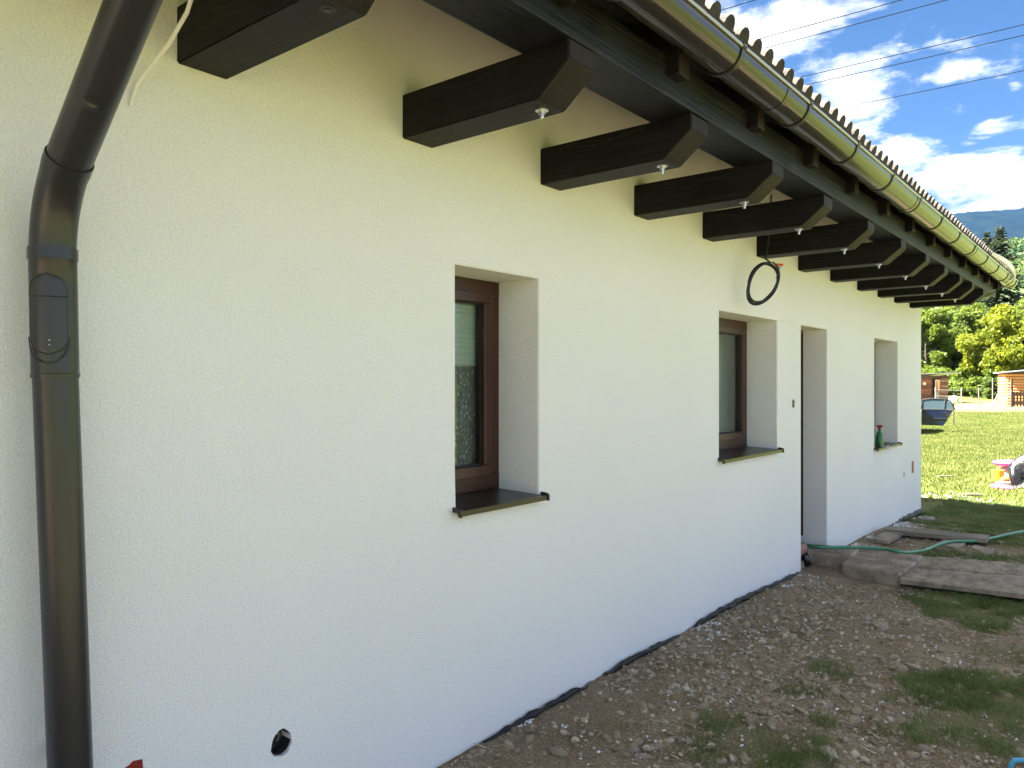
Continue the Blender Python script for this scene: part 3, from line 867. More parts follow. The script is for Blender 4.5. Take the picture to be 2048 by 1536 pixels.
# gutter with straps
GX, GZ, GR = -1.495, 3.379, .095
def build_gutter():
    g = empty('gutter', parent=house); g.location = Vector((GX, 4.5, GZ))-house.location
    tag(g, 'brown half-round gutter along the eaves')
    n = 20; ya, yb = RY0, 13.65
    def arc(r, y, a0=180, a1=360): return [(GX+r*math.cos(R(a0+(a1-a0)*k/n)), y, GZ+r*math.sin(R(a0+(a1-a0)*k/n))) for k in range(n+1)]
    segs = [(ya, .55), (.55, 4.0), (4.0, 7.0), (7.0, 10.0), (10.0, yb)]
    for a, b in segs:
        m = MB(); A, B = arc(GR, a+.001), arc(GR, b-.001); A2, B2 = arc(GR-.003, a+.001), arc(GR-.003, b-.001)
        vs = A+B+A2+B2; k1 = n+1; fs = []
        for i in range(n):
            fs += [(i, i+1, k1+i+1, k1+i), (2*k1+i, 3*k1+i, 3*k1+i+1, 2*k1+i+1), (i, 2*k1+i, 2*k1+i+1, i+1), (k1+i, k1+i+1, 3*k1+i+1, 3*k1+i)]
        fs += [(0, k1, 3*k1, 2*k1), (n, 2*k1+n, 3*k1+n, k1+n)]
        m.add(vs, fs); m.build('trough', M['gutter'], g, smooth=True)
    MB().tube([(GX+GR+.003, ya, GZ+.006), (GX+GR+.003, yb, GZ+.006)], .0105, 10).build('bead', M['bead'], g, smooth=True)
    MB().box(GX-GR-.004, GX-GR+.001, ya, yb, GZ-.001, GZ+.02).build('back_edge', M['gutter'], g)
    m = MB(); m.prism([(p[0], p[2]) for p in arc(GR-.004, 0)], yb-.012, yb-.002); m.build('end_stop', M['gutter'], g)
    # straps
    me = None
    for k in range(-8, 12):
        y = 3.383+.92*k
        if y > 13.6: continue
        if me is None:
            s = MB(); ro, ri = GR+.007, GR+.0005; w = .015
            A = [(GX+ro*math.cos(R(172+190*q/24)), GZ+ro*math.sin(R(172+190*q/24))) for q in range(25)]
            B = [(GX+ri*math.cos(R(172+190*q/24)), GZ+ri*math.sin(R(172+190*q/24))) for q in range(25)]
            for q in range(24): s.prism([A[q], A[q+1], B[q+1], B[q]], -w, w)
            s.prism([(GX-GR-.006, GZ), (GX-GR-.001, GZ), (GX-GR-.03, GZ+.075), (GX-GR-.036, GZ+.075)], -w, w)
            s.tube([(GX+GR+.004, -w-.002, GZ+.008), (GX+GR+.004, w+.002, GZ+.008)], .0135, 10)
            me = s.mesh('bracket', origin(g))
        o = link('bracket', me, M['gutter_dark'], g, smooth=False); o.location = (0, y, 0)
    me = None
    for y in (4.0, 7.0, 10.0):
        s = MB(); ro, ri = GR+.003, GR+.0006
        A = [(GX+ro*math.cos(R(176+186*q/24)), GZ+ro*math.sin(R(176+186*q/24))) for q in range(25)]
        B = [(GX+ri*math.cos(R(176+186*q/24)), GZ+ri*math.sin(R(176+186*q/24))) for q in range(25)]
        for q in range(24): s.prism([A[q], A[q+1], B[q+1], B[q]], y-.03, y+.03)
        s.build('joint_strap', M['gutter'], g, smooth=True)
    # outlet above the downpipe
    m = MB(); m.tube([(GX, .9, GZ-.09), (GX, .9, GZ-.2)], [.075, .062], 20); m.build('outlet', M['pipe'], g, smooth=True)
build_gutter()

def build_downpipe():
    d = empty('downpipe', parent=house); d.location = Vector((-2.46, .9, 0))-house.location
    tag(d, 'dark grey-brown round downpipe with inspection hatch')
    px = -2.462; r = .060
    base = Vector((px, .972, -.05)); top = Vector((px, .905, 1.88)); e0 = Vector((px, .898, 2.235))
    m = MB(); m.tube([base, top], r, 28); m.build('lower_pipe', M['pipe'], d, smooth=True)
    acc0, acc1 = top-Vector((0, 0, .012)), e0
    m = MB(); dirv = (acc1-acc0)
    pr = [(0, .0635), (.03, .0645), (.035, .0625), (.3, .0625), (.7, .0625), (.93, .0625), (.94, .0650), (1.0, .0650)]
    m.tube([acc0+dirv*t for t, q in pr], [q for t, q in pr], 28); acc = m.build('access_section', M['pipe'], d, smooth=True)
    # inspection hatch: curved plate with round ends, facing the yard
    ang = math.atan2(-.9, 2.46)-.28       # towards the yard path
    vs = []; fs = []; nu, nv = 14, 24; z0h, z1h = 1.935, 2.165; hw = R(46); cy = lambda z: .905-(z-1.88)*.02
    half = (z1h-z0h)/2
    ring = []
    def hp(a, z, rr): return (px+rr*math.cos(ang+a), cy(z)+rr*math.sin(ang+a), z)
    for j in range(nv+1):
        t = j/nv; z = z0h+(z1h-z0h)*t
        e = min(t, 1-t)*(z1h-z0h); wmax = hw*.062
        wd = hw*math.sqrt(max(0, 1-max(0, (wmax-e)/wmax)**2)) if e < wmax else hw
        for i in range(nu+1): vs.append(hp(-wd+2*wd*i/nu, z, .0665))
    for j in range(nv):
        for i in range(nu): fs.append((j*(nu+1)+i, j*(nu+1)+i+1, (j+1)*(nu+1)+i+1, (j+1)*(nu+1)+i))
    m = MB(); m.add(vs, fs); hatch = m.build('hatch', M['pipe'], acc, smooth=True, fix=False)
    loop = [vs[j*(nu+1)] for j in range(nv+1)]+[vs[j*(nu+1)+nu] for j in range(nv, -1, -1)]
    MB().tube(loop, .0018, 6, closed=True).build('hatch_rim', M['gutter_dark'], acc, smooth=True)
    seam = [hp(-hw+2*hw*i/14, 2.10, .0672) for i in range(15)]
    MB().tube(seam, .0014, 6).build('hatch_seam', M['gutter_dark'], acc, smooth=True)
    wire_ = [hp(a, 1.985-.075*math.sqrt(max(0, 1-(a/R(52))**2)), .0685) for a in [R(-52+104*i/20) for i in range(21)]]
    MB().tube(wire_, .0017, 6).build('hatch_clip', M['gutter_dark'], acc, smooth=True)
    for z in (1.975, 1.962):
        p = hp(.08, z, .0675); MB().lathe([(.0005, -.002), (.0025, -.001), (.0025, .001), (.0005, .002)], *p, 8).build('rivet', M['steel'], acc)
    # elbow
    out = Vector((GX, .9, GZ-.17)); pts = []
    dir2 = (out-Vector((px, .897, 2.395))).normalized()
    c0 = e0-Vector((0, 0, .02)); ctrl = Vector((px, .897, 2.385)); c1 = ctrl+dir2*.16
    for i in range(11):
        t = i/10; pts.append(c0*(1-t)**2+ctrl*2*t*(1-t)+c1*t*t)
    MB().tube(pts, [.0615]*9+[.064, .064], 28).build('elbow', M['pipe'], d, smooth=True)
    m = MB(); a = c1-dir2*.02; b = out-dir2*.02
    m.tube([a, b], .0595, 28); up = m.build('upper_pipe', M['pipe'], d, smooth=True)
    # small dent: a pressed lug on the slanting pipe
    q = a+dir2*.235; side = Vector((-q.x, -q.y, CAM_Z-q.z)).normalized(); side = (side-dir2*side.dot(dir2)).normalized()
    oth = dir2.cross(side)
    m = MB(); vs = []
    for j in range(9):
        for i in range(9):
            u = (i-4)/4*.022; v = (j-4)/4*.018; h = .0605+.004*max(0, 1-(u/.022)**2-(v/.018)**2)-.006*max(0, 1-((u)/.02)**2-((v-.006)/.012)**2)
            th = u/.06; vs.append(q+dir2*v+(side*math.cos(th)+oth*math.sin(th))*h)
    m.add(vs, [(j*9+i, j*9+i+1, (j+1)*9+i+1, (j+1)*9+i) for j in range(8) for i in range(8)])
    m.build('dent', M['pipe'], up, smooth=True, fix=False)
    m = MB(); m.tube([pts[0]+Vector((0, 0, -.004)), pts[0]+Vector((0, 0, .03))], .0655, 28); m.build('collar', M['pipe'], d, smooth=True)
    for z in (.75,):
        yy = .972-(z+.05)*.0347
        m = MB(); m.box(W-.01, px-.055, yy-.012, yy+.012, z-.008, z+.008); m.build('wall_bracket', M['gutter_dark'], d)
build_downpipe()

# ---- electrical boxes
def build_boxes():
    labels = ['open wall box with a loop of wire, low on the wall', 'small open socket box beside the doorway', 'small dark socket box near the far corner']
    for (cy, cz, r), lb in zip(HOLES, labels):
        b = empty('socket_box', (W-.05, cy, cz), label=lb, cat='socket box', group='open socket boxes in the wall')
        m = MB(); n = 24; rr = r*.985
        vs = [(W-.010, cy+rr*math.cos(2*math.pi*k/n), cz+rr*math.sin(2*math.pi*k/n)) for k in range(n)]+[(W-.066, cy+rr*math.cos(2*math.pi*k/n), cz+rr*math.sin(2*math.pi*k/n)) for k in range(n)]
        m.add(vs, [(k, (k+1) % n, n+(k+1) % n, n+k) for k in range(n)]+[tuple(range(n, 2*n))])
        m.build('cup', M['hole'], b, fix=False)
        for q in range(2 if cy < 9 else 0):
            pts = []
            for i in range(16):
                a = R(200-230*i/15); pts.append((W-.045+.02*math.sin(math.pi*i/15), cy-.008+q*.008+r*.48*math.cos(a)*.7, cz+r*.1+r*.55*math.sin(a)))
            MB().tube(pts, .0022, 6).build('wire', M['mortar' if q or cy > 9 else 'concrete'], b, smooth=True)
    for (y0, y1, z0, z1), lb in zip(REDS, ['red plastic box cover in the wall at the downpipe foot', 'tall red plastic box cover near the far corner']):
        m = MB().box(W-.018, W-.003, y0-.0015, y1+.0015, z0-.002, z1+.002)
        o = m.build('box_cover', M['red'], None, bevel=.002); tag(o, lb, 'box cover')
build_boxes()

# ------------------------------------------------------------------ cables
def cable_coil():
    c = empty('cable_coil', (-2.40, 6.25, 2.4), label='black cable hanging from the eaves, coiled into a loop', cat='cable')
    cen = Vector((-2.38, 6.17, 2.675)); nrm = Vector((.86, -.5, .05)).normalized()
    u = -nrm.cross(Vector((0, 0, 1))).normalized(); v = nrm.cross(u)
    pts = []; r = random.Random(5)
    for i in range(92):
        t = 2*math.pi*3*i/91+R(80)
        rad = .155+.011*math.sin(t*1/3*2+.4)+.006*math.sin(3.1*t)
        p = cen+u*rad*(.9*math.cos(t)+.42*math.sin(t))+v*rad*1.08*math.sin(t)+nrm*(.012*(i/91-.5)+.006*math.sin(2.3*t)); pts.append(p)
    t = pts[0]
    lead = [(-2.36, 6.30, 3.42), (-2.37, 6.29, 3.2), (-2.38, 6.285, 3.02), (-2.385, 6.27, 2.93), (-2.39, 6.245, 2.885)]
    MB().tube([*lead, *pts], .0075, 8).build('loop', M['black_rubber'], c, smooth=True)
    e = pts[-1]; e2 = cen+u*.150+v*.05
    for k, (nm, mt) in enumerate((('blue', 'bluepl'), ('brown', 'pvc'), ('green', 'hose'))):
        s = cen+u*.155+v*.06
        MB().tube([s, s+v*.05+u*.004*(k-1), s+v*.095+u*(.018*(k-1)+.02)], .0028, 6).build('wire', M[mt], c, smooth=True)
    s = cen+u*.175+v*.16
    m = MB()
    for k in range(3):
        q = s+u*.022*(k-1); m.box(q.x-.009, q.x+.009, q.y-.01, q.y+.01, q.z-.009, q.z+.009)
    m.build('terminal', M['orange'], c, bevel=.002)
    for a in (R(80), R(20)):
        q = cen+u*.158*math.cos(a)+v*.165*math.sin(a)
        MB().tube([q-u*.014-v*.012, q+nrm*.02, q+u*.014+v*.012, q-nrm*.02], .003, 6, closed=True).build('tie', M['black_rubber'], c)
cable_coil()
o = MB().tube([(-2.20, 1.24, 3.40), (-2.30, 1.245, 3.09), (-2.345, 1.245, 3.03), (-2.44, 1.235, 2.955), (-2.53, 1.21, 2.885), (-2.562, 1.19, 2.84), (-2.572, 1.178, 2.79), (-2.575, 1.175, 2.765)], .0072, 8).build('white_cable', M['white_pl'], None, smooth=True)
tag(o, 'thin white cable running down behind the downpipe top', 'cable')
def far_cable():
    c = empty('roof_cable', (-1.4, 12.9, 3.45), label='pair of white cables looped over the far gutter end', cat='cable')
    for dz, dx in ((0, 0), (.045, .035)):
        pts = [(-1.46, 10.6, 3.46), (-1.41+dx*.3, 11.2, 3.45+dz*.4), (-1.385+dx*.4, 12.0, 3.46+dz*.8), (-1.375+dx*.5, 12.55, 3.445+dz*.8), (-1.375+dx*.4, 12.95, 3.41+dz*.4), (-1.38, 13.05, 3.36), (-1.39, 13.0, 3.31)]
        # smooth
        P = [Vector(p) for p in pts]; S = []
        for i in range(len(P)-1):
            p0, p1, p2, p3 = P[max(0, i-1)], P[i], P[i+1], P[min(len(P)-1, i+2)]
            for q in range(6):
                t = q/6; S.append(.5*((2*p1)+(p2-p0)*t+(2*p0-5*p1+4*p2-p3)*t*t+(3*p1-p0-3*p2+p3)*t**3))
        MB().tube(S, .0155, 8).build('strand', M['white_pl'], c, smooth=True)
    MB().tube([(-1.39, 13.0, 3.31), (-1.55, 13.02, 3.2), (-2.0, 13.03, 3.02), (-2.5, 13.03, 2.87)], .006, 6).build('tail', M['black_rubber'], c, smooth=True)
far_cable()

# power lines overhead, running square to the house
for (y, z), lb in zip([(35.5, 18.0), (39.7, 18.0), (41.0, 18.0), (46.2, 18.0), (47.6, 18.0), (53.0, 18.0)],
                ['highest power line, a short stretch above the roof edge', 'upper power line of the second pair', 'lower power line of the second pair',
                 'upper power line of the long middle pair', 'lower power line of the long middle pair', 'lowest single power line across the clouds']):
    pts = [(x, y, CAM_Z+z+.00045*(x-5)**2) for x in np.arange(-75, 90, 5)]
    o = MB().tube(pts, .019, 6).build('power_line', M['wire'], None, smooth=True)
    tag(o, lb, 'power line', 'overhead power lines')

# ------------------------------------------------------------------ yard: membrane, slabs, boards, hose
def gzf(x, y): return float(gz(x, y)+dirt_relief(x, y))
def membrane(ya, yb, label, hmax, seed):
    r = random.Random(seed); m = MB(); vs = []; n = int((yb-ya)/.05)+1; rows = 6
    for i in range(n):
        y = ya+(yb-ya)*i/(n-1); e = min(1, min(i, n-1-i)/3+.15)
        g = gzf(W+.06, y); h = max(.012, (hmax+.008*math.sin(y*3.1+seed)+r.uniform(-.007, .007))*e)
        for k in range(rows):
            t = k/(rows-1)
            vs.append((W+.010+.012*math.sin(t*2.6)+.004*math.sin(y*19+k*2)+(.012*t if r.random() < .25 else 0), y+r.uniform(-.008, .008), g-.12+(h+.12)*t))
    m.add(vs, [(i*rows+k, i*rows+k+1, (i+1)*rows+k+1, (i+1)*rows+k) for i in range(n-1) for k in range(rows-1)])
    o = m.build('foundation_membrane', M['membrane'], None, smooth=True, fix=False)
    sd = o.modifiers.new('thick', 'SOLIDIFY'); sd.thickness = .006
    tag(o, label, 'membrane', 'black foundation membrane')
membrane(4.05, 5.05, 'crumpled black membrane strip along the middle of the wall foot', .028, 1)
membrane(5.25, 7.5, 'long black membrane strip along the wall foot near the doorway', .034, 2)
membrane(2.9, 3.85, 'low black membrane edge at the near wall foot', .02, 3)
membrane(11.7, 13.1, 'black membrane bunched at the far wall corner', .06, 4)

def slab(name, pix, zt, th, mat, label, cat, group=None, bevel=.008, tilt=0, seed=0):
    P = [at(px, py, zt) for px, py in pix]
    cx = sum(p.x for p in P)/len(P); cy = sum(p.y for p in P)/len(P)
    r = random.Random(seed)
    # subdivide the outline so that the edges are chipped and uneven
    out = []
    for i in range(len(P)):
        a, b = P[i], P[(i+1) % len(P)]; n = max(1, int((b-a).length/.09))
        for k in range(n):
            q = a.lerp(b, k/n); j = .006 if k else 0
            out.append((q.x+r.uniform(-j, j), q.y+r.uniform(-j, j)))
    m = MB(); n = len(out)
    vs = [(x, y, zt-th) for x, y in out]+[(x, y, zt+r.uniform(-.004, .003)) for x, y in out]+[(cx, cy, zt+.004)]
    fs = [tuple(range(n-1, -1, -1))]+[(i, (i+1) % n, n+(i+1) % n, n+i) for i in range(n)]+[(n+i, n+(i+1) % n, 2*n) for i in range(n)]
    m.add([(x-cx, y-cy, z-zt) for x, y, z in vs], fs)
    o = m.build(name, mat, None, local=True, bevel=bevel, seg=1)
    o.location = (cx, cy, zt)
    tag(o, label, cat, group); return o
slab('concrete_slab', [(1600, 1085), (1721, 1095), (1701, 1112), (1606, 1102)], .13, .17, M['concrete'], 'concrete slab stepping out of the doorway', 'slab', 'concrete slabs', .014, seed=1)
slab('concrete_slab', [(1683, 1124), (1722, 1097), (1848, 1110), (1800, 1147)], .105, .16, M['concrete'], 'thick concrete slab between the doorway slab and the boards', 'slab', 'concrete slabs', .016, seed=2)
slab('board', [(1799, 1157), (1824, 1133), (2120, 1158), (2130, 1197)], .075, .045, M['oldboard'], 'near dirty wooden board laid on the grass, beyond the slabs', 'board', 'walkway boards', .004, seed=3)
slab('board', [(1825, 1131), (1849, 1111), (2110, 1130), (2121, 1156)], .08, .05, M['oldboard'], 'far dirty wooden board of the walkway pair', 'board', 'walkway boards', .004, seed=4)
slab('paver', [(1741, 1076), (1770, 1061), (1807, 1063), (1777, 1080)], .05, .05, M['concrete'], 'flat concrete paver by the wall under the plank end', 'paver', 'loose pavers', .006, seed=5)
slab('paver', [(1872, 1085), (1890, 1077), (1932, 1085), (1908, 1093)], .02, .06, M['concrete'], 'tilted concrete paver with the hose lying across it', 'paver', 'loose pavers', .006, seed=6)
slab('paver', [(1940, 1092), (1951, 1087), (1996, 1101), (1970, 1107)], .0, .06, M['concrete'], 'dark broken paver in the grass right of the hose', 'paver', 'loose pavers', .006, seed=7)
slab('paver', [(1841, 1036), (1848, 1030), (1870, 1032), (1867, 1039)], -.06, .05, M['concrete'], 'small pale paver at the far house corner', 'paver', 'loose pavers', .006, seed=8)
slab('plank', [(1768, 1057), (1782, 1051), (1979, 1069), (1974, 1077)], .07, .055, M['plank'], 'long grey timber plank lying across the soil', 'plank', None, .005, seed=9)
slab('plank', [(1560, 1330), (1562, 1328), (1590, 1334), (1588, 1336)], .09, .02, M['plank'], 'short wood splinter on the gravel', 'plank', None, .002, seed=10)

def spline(P, q=8):
    P = [Vector(p) for p in P]; S = []
    for i in range(len(P)-1):
        p0, p1, p2, p3 = P[max(0, i-1)], P[i], P[i+1], P[min(len(P)-1, i+2)]
        for k in range(q):
            t = k/q; S.append(.5*((2*p1)+(p2-p0)*t+(2*p0-5*p1+4*p2-p3)*t*t+(3*p1-p0-3*p2+p3)*t**3))
    S.append(P[-1]); return S
hp = [at(1590, 1076, .19), at(1604, 1086, .155), at(1640, 1093, .15), at(1700, 1094, .145), at(1760, 1096, .12), at(1795, 1102, .12), at(1816, 1104, .09),
      at(1850, 1099, .06), at(1878, 1088, .045), at(1905, 1082, .04), at(1950, 1081, .035), at(1985, 1075, .02), at(2020, 1067, .0), at(2060, 1060, -.03), at(2140, 1050, -.06)]
o = MB().tube(spline(hp), .017, 10).build('garden_hose', M['hose'], None, smooth=True)
tag(o, 'green garden hose snaking from the doorway over slabs and grass', 'hose')

# blue tube at the lower right
b0 = at(2033, 1540, .10)
def blue_handle():
    p = at(2022, 1534, .05); q = at(2095, 1535, .05); g = gzf(p.x, p.y)
    d = (q-p).normalized(); up = Vector((0, 0, 1)); a = Vector((p.x, p.y, g-.04)); h = CAM_Z-(1494-767)/1540*3.74-a.z
    pts = [a, a+up*(h-.03), a+up*(h-.008)+d*.010, a+up*h+d*.035, a+up*(h+.006)+d*.28, a+up*(h-.01)+d*.31, a+up*(h-.03)+d*.318, a+d*.318-up*.02]
    o = MB().tube(spline(pts, 5), .0115, 10).build('tube_hoop', M['bluepl'], None, smooth=True)
    tag(o, 'light blue bent tube hoop standing in the dirt at the lower right', 'hoop')
blue_handle()

# ------------------------------------------------------------------ stones and soil litter
def ico_variants(n, sub=1, seed=1):
    out = []
    for k in range(n):
        bm = bmesh.new(); bmesh.ops.create_icosphere(bm, subdivisions=sub, radius=1)
        r = random.Random(seed+k)
        sq = (r.uniform(.8, 1.25), r.uniform(.6, .95), r.uniform(.4, .7))
        for v in bm.verts:
            f = 1+r.uniform(-.2, .2); v.co = Vector((v.co.x*sq[0]*f, v.co.y*sq[1]*f, v.co.z*sq[2]*f))
        me = bpy.data.meshes.new('stone'); bm.to_mesh(me); bm.free(); out.append(me)
    return out
def on_yard(x, y):
    return (x > W+.03) & ~((y > 7.6) & (y < 8.9) & (x < -1.9))
def scatter_stuff(name, n, variants, pos, size, mat, sink=.3, flat=1.0, zfun=None):
    VV = []; FF = []; off = 0
    base = [(np.array([v.co[:] for v in m.vertices]), np.array([p.vertices[:] for p in m.polygons])) for m in variants]
    P = pos(n); x, y = P[:, 0], P[:, 1]; z = gz(x, y)+dirt_relief(x, y) if zfun is None else zfun(x, y)
    s = size(len(P)); idx = rng.integers(0, len(base), len(P)); ang = rng.random(len(P))*6.283; tl = (rng.random((len(P), 2))-.5)*.7
    for k, (bv, bf) in enumerate(base):
        sel = np.where(idx == k)[0]
        if not len(sel): continue
        c, sn = np.cos(ang[sel])[:, None], np.sin(ang[sel])[:, None]
        S = s[sel][:, None]
        vx = bv[None, :, 0]*S; vy = bv[None, :, 1]*S; vz = bv[None, :, 2]*S*flat
        vz = vz+vx*tl[sel, 0][:, None]+vy*tl[sel, 1][:, None]
        X = vx*c-vy*sn+x[sel][:, None]; Y = vx*sn+vy*c+y[sel][:, None]; Zz = vz+(z[sel]+s[sel]*(.5-sink)*flat*.6)[:, None]
        VV.append(np.stack([X, Y, Zz], -1).reshape(-1, 3))
        FF.append((bf[None]+(np.arange(len(sel))*len(bv))[:, None, None]).reshape(-1, 3)+off); off += len(sel)*len(bv)
    o = np_mesh(name, np.concatenate(VV), np.concatenate(FF), mat)
    tag(o, kind='stuff'); return o
def pos_dirt(n, ymin=2.2, ymax=12.8, xmax=.6, cl=.5):
    out = []
    while sum(map(len, out)) < n:
        x = rng.uniform(W+.03, xmax, n*2); y = ymin+(ymax-ymin)*rng.random(n*2)**1.25
        d = fbm(x*1.4+2, y*1.4+8, 3); bare = 1-grass_mask(x, y)*.85
        keep = (rng.random(n*2) < np.clip((d-.30)*2.6, .06, 1)*bare) & on_yard(x, y)
        out.append(np.stack([x[keep], y[keep]], -1))
    return np.concatenate(out)[:n]
st_small = ico_variants(6, 1, 10)
scatter_stuff('gravel', 7000, st_small, pos_dirt, lambda n: .004+.015*rng.random(n)**3, M['gravel'])
o = scatter_stuff('grit', 16000, ico_variants(4, 1, 40), lambda n: pos_dirt(n, 2.2, 9.5, -.1), lambda n: .0025+.005*rng.random(n)**2, M['gravel'])
M['clod'] = material('soil_clod', (.19, .138, .086), .97, col2=(.34, .265, .175), vscale=12, bump=.7, bscale=60, bdist=.005)
scatter_stuff('soil_clods', 4200, ico_variants(6, 2, 70), pos_dirt, lambda n: .010+.032*rng.random(n)**3, M['clod'], .6)
# heap of rubble beside the wall: denser and coarser
def pos_heap(n):
    a = rng.normal(0, 1, (n, 2)); c = at(1480, 1290, .05)
    p = np.stack([c.x+a[:, 0]*.5, c.y+a[:, 1]*1.1], -1); return p[on_yard(p[:, 0], p[:, 1])]
scatter_stuff('rubble', 1500, st_small, pos_heap, lambda n: .006+.022*rng.random(n)**2.2, M['gravel'])
# polystyrene and render crumbs, thickest along the wall foot
def pos_foam(n):
    k = n//2
    y = 2.4+10.3*rng.random(n)**1.1; x = W+.04+np.abs(rng.normal(0, .13, n))
    x[:n//3] = W+.025+.09*rng.random(n//3)
    far = rng.random(n) < .35
    x[far] = W+.04+2.2*rng.random(far.sum())**1.6
    cl = fbm(x*2.5+40, y*2.5, 3); keep = (cl > .50) & on_yard(x, y)
    return np.stack([x[keep], y[keep]], -1)
scatter_stuff('polystyrene_crumbs', 12000, ico_variants(4, 1, 90), pos_foam, lambda n: .003+.011*rng.random(n)**3, M['foam'], .2, .8)
def pos_white(n):
    c = at(1905, 993, -.15); a = rng.normal(0, 1, (n, 2)); return np.stack([c.x+a[:, 0]*.5, c.y+a[:, 1]*.35], -1)
scatter_stuff('render_crumbs', 160, ico_variants(4, 1, 90), pos_white, lambda n: .008+.03*rng.random(n)**3, M['foam'], .2, .6)

def slab_dirt(name, n, quad, zt, seed):
    Q = [at(px, py, zt) for px, py in quad]; r = np.random.default_rng(seed); u, v = r.random(n), r.random(n)**1.5
    keep = fbm(u*6+seed, v*6, 3) > .48; u, v = u[keep], v[keep]
    P = np.stack([(1-u)*(1-v)*Q[0][k]+u*(1-v)*Q[1][k]+u*v*Q[2][k]+(1-u)*v*Q[3][k] for k in (0, 1)], -1)
    scatter_stuff(name, len(P), st_small, lambda m: P, lambda m: 0.002+.008*rng.random(m)**3, M['gravel'], .2, .6, zfun=lambda x, y: x*0+zt+.003)
slab_dirt('slab_dirt', 500, [(1608, 1088), (1716, 1096), (1700, 1110), (1610, 1101)], .13, 1)
slab_dirt('slab_dirt', 700, [(1722, 1099), (1842, 1111), (1798, 1143), (1688, 1122)], .107, 2)
slab_dirt('board_dirt', 2200, [(1850, 1113), (2110, 1132), (2118, 1190), (1806, 1153)], .082, 3)

# straw, splinters and twigs trodden into the soil
def litter(name, n, mat, lmax, w, seed):
    r = np.random.default_rng(seed); P = pos_dirt(n, 2.3, 12.5, .3); x, y = P[:, 0], P[:, 1]; z = gz(x, y)+dirt_relief(x, y)+.003
    a = r.random(n)*6.283; l = lmax*(.2+.8*r.random(n)**2); c, s_ = np.cos(a), np.sin(a); dz = (r.random(n)-.35)*l*.35
    A = np.stack([x, y, z], -1); D = np.stack([c*l, s_*l, dz], -1); S = np.stack([-s_*w, c*w, 0*c], -1); U = np.array([0, 0, w*1.2])
    V = np.stack([A-S, A+S, A+U, A+D-S, A+D+S, A+D+U], 1).reshape(-1, 3); k = (np.arange(n)*6)[:, None]
    F = np.concatenate([k+np.array([q]) for q in ((0, 3, 5), (0, 5, 2), (1, 2, 5), (1, 5, 4), (0, 2, 1), (3, 4, 5))])
    o = np_mesh(name, V, F, mat); tag(o, kind='stuff')
litter('straw_litter', 1500, material('straw', (.42, .34, .2), .8), .07, .0013, 31)
litter('wood_splinters', 260, material('splinter', (.5, .42, .3), .8), .10, .0035, 32)

# larger stones one can point at
big = ico_variants(7, 2, 200)
for m_ in big: m_.materials.append(M['stone'])
stones = [(1445, 1355, 20, 'pale rounded stone in the rubble nearest the wall'), (1541, 1375, 20, 'broad flat stone in the middle of the rubble'), (1588, 1330, 13, 'upright stone just behind the broad flat one'),
          (1265, 1500, 17, 'left one of two stones side by side at the near wall foot'), (1287, 1515, 20, 'right one of two stones side by side at the near wall foot'),
          (1655, 1505, 22, 'yellowish stone leaning in the grass tuft at the bottom'), (1625, 1498, 16, 'smaller stone left of the leaning one in the bottom grass tuft'),
          (1525, 1425, 16, 'dark-edged stone below the broad flat one'), (1832, 1277, 15, 'brown earthy lump on the bare soil below the boards'), (1832, 1335, 15, 'flat stone with a dark shadow on the bare soil'),
          (2030, 1352, 13, 'rounded stone at the right edge of the soil'), (1730, 1240, 19, 'large flat stone half sunk in the rubble top'), (1760, 1252, 20, 'earthy clod right of the half-sunk flat stone'),
          (1679, 1202, 13, 'pale long stone nearest the concrete slab'), (1875, 1408, 10, 'small stone at the edge of the right-hand grass patch'), (1910, 1207, 12, 'brownish flat stone under the board edge'),
          (1998, 1085, 10, 'pale stone in the grass beside the hose'), (1856, 1503, 11, 'pale flat stone near the bottom right grass strip')]
small = [(1665, 1338, 12), (1755, 1325, 10), (1720, 1515, 9), (1325, 1385, 12), (1340, 1390, 11), (1365, 1400, 13), (1385, 1425, 11), (1262, 1355, 10), (1205, 1370, 9), (1150, 1485, 11), (1430, 1515, 10),
         (1560, 1185, 10), (1790, 1290, 14), (1620, 1270, 9), (1940, 1100, 6), (1500, 1300, 9), (1470, 1330, 8), (1610, 1370, 9), (1700, 1290, 8), (1580, 1290, 8)]
for i, (px, py, s, lb) in enumerate(stones):
    p = at(px, py, .03); z = gzf(p.x, p.y); p = at(px, py, z)
    d = Vector((p.x, p.y, CAM_Z-p.z)).length; rad = s/1540*d*.8
    o = link('stone', big[i % 7], None, None); o.scale = (rad*1.1, rad, rad*.8); o.location = (p.x, p.y, z+rad*.05)
    o.rotation_euler = (random.uniform(-.4, .4), random.uniform(-.4, .4), random.uniform(0, 6))
    tag(o, lb, 'stone', 'loose stones on the soil')
def pos_small(n):
    return np.array([tuple(at(px, py, .02))[:2] for px, py, s in small for _ in range(3)])+rng.normal(0, .07, (3*len(small), 2))
scatter_stuff('cobbles', 60, big, pos_small, lambda n: .014+.022*rng.random(n), M['gravel'])

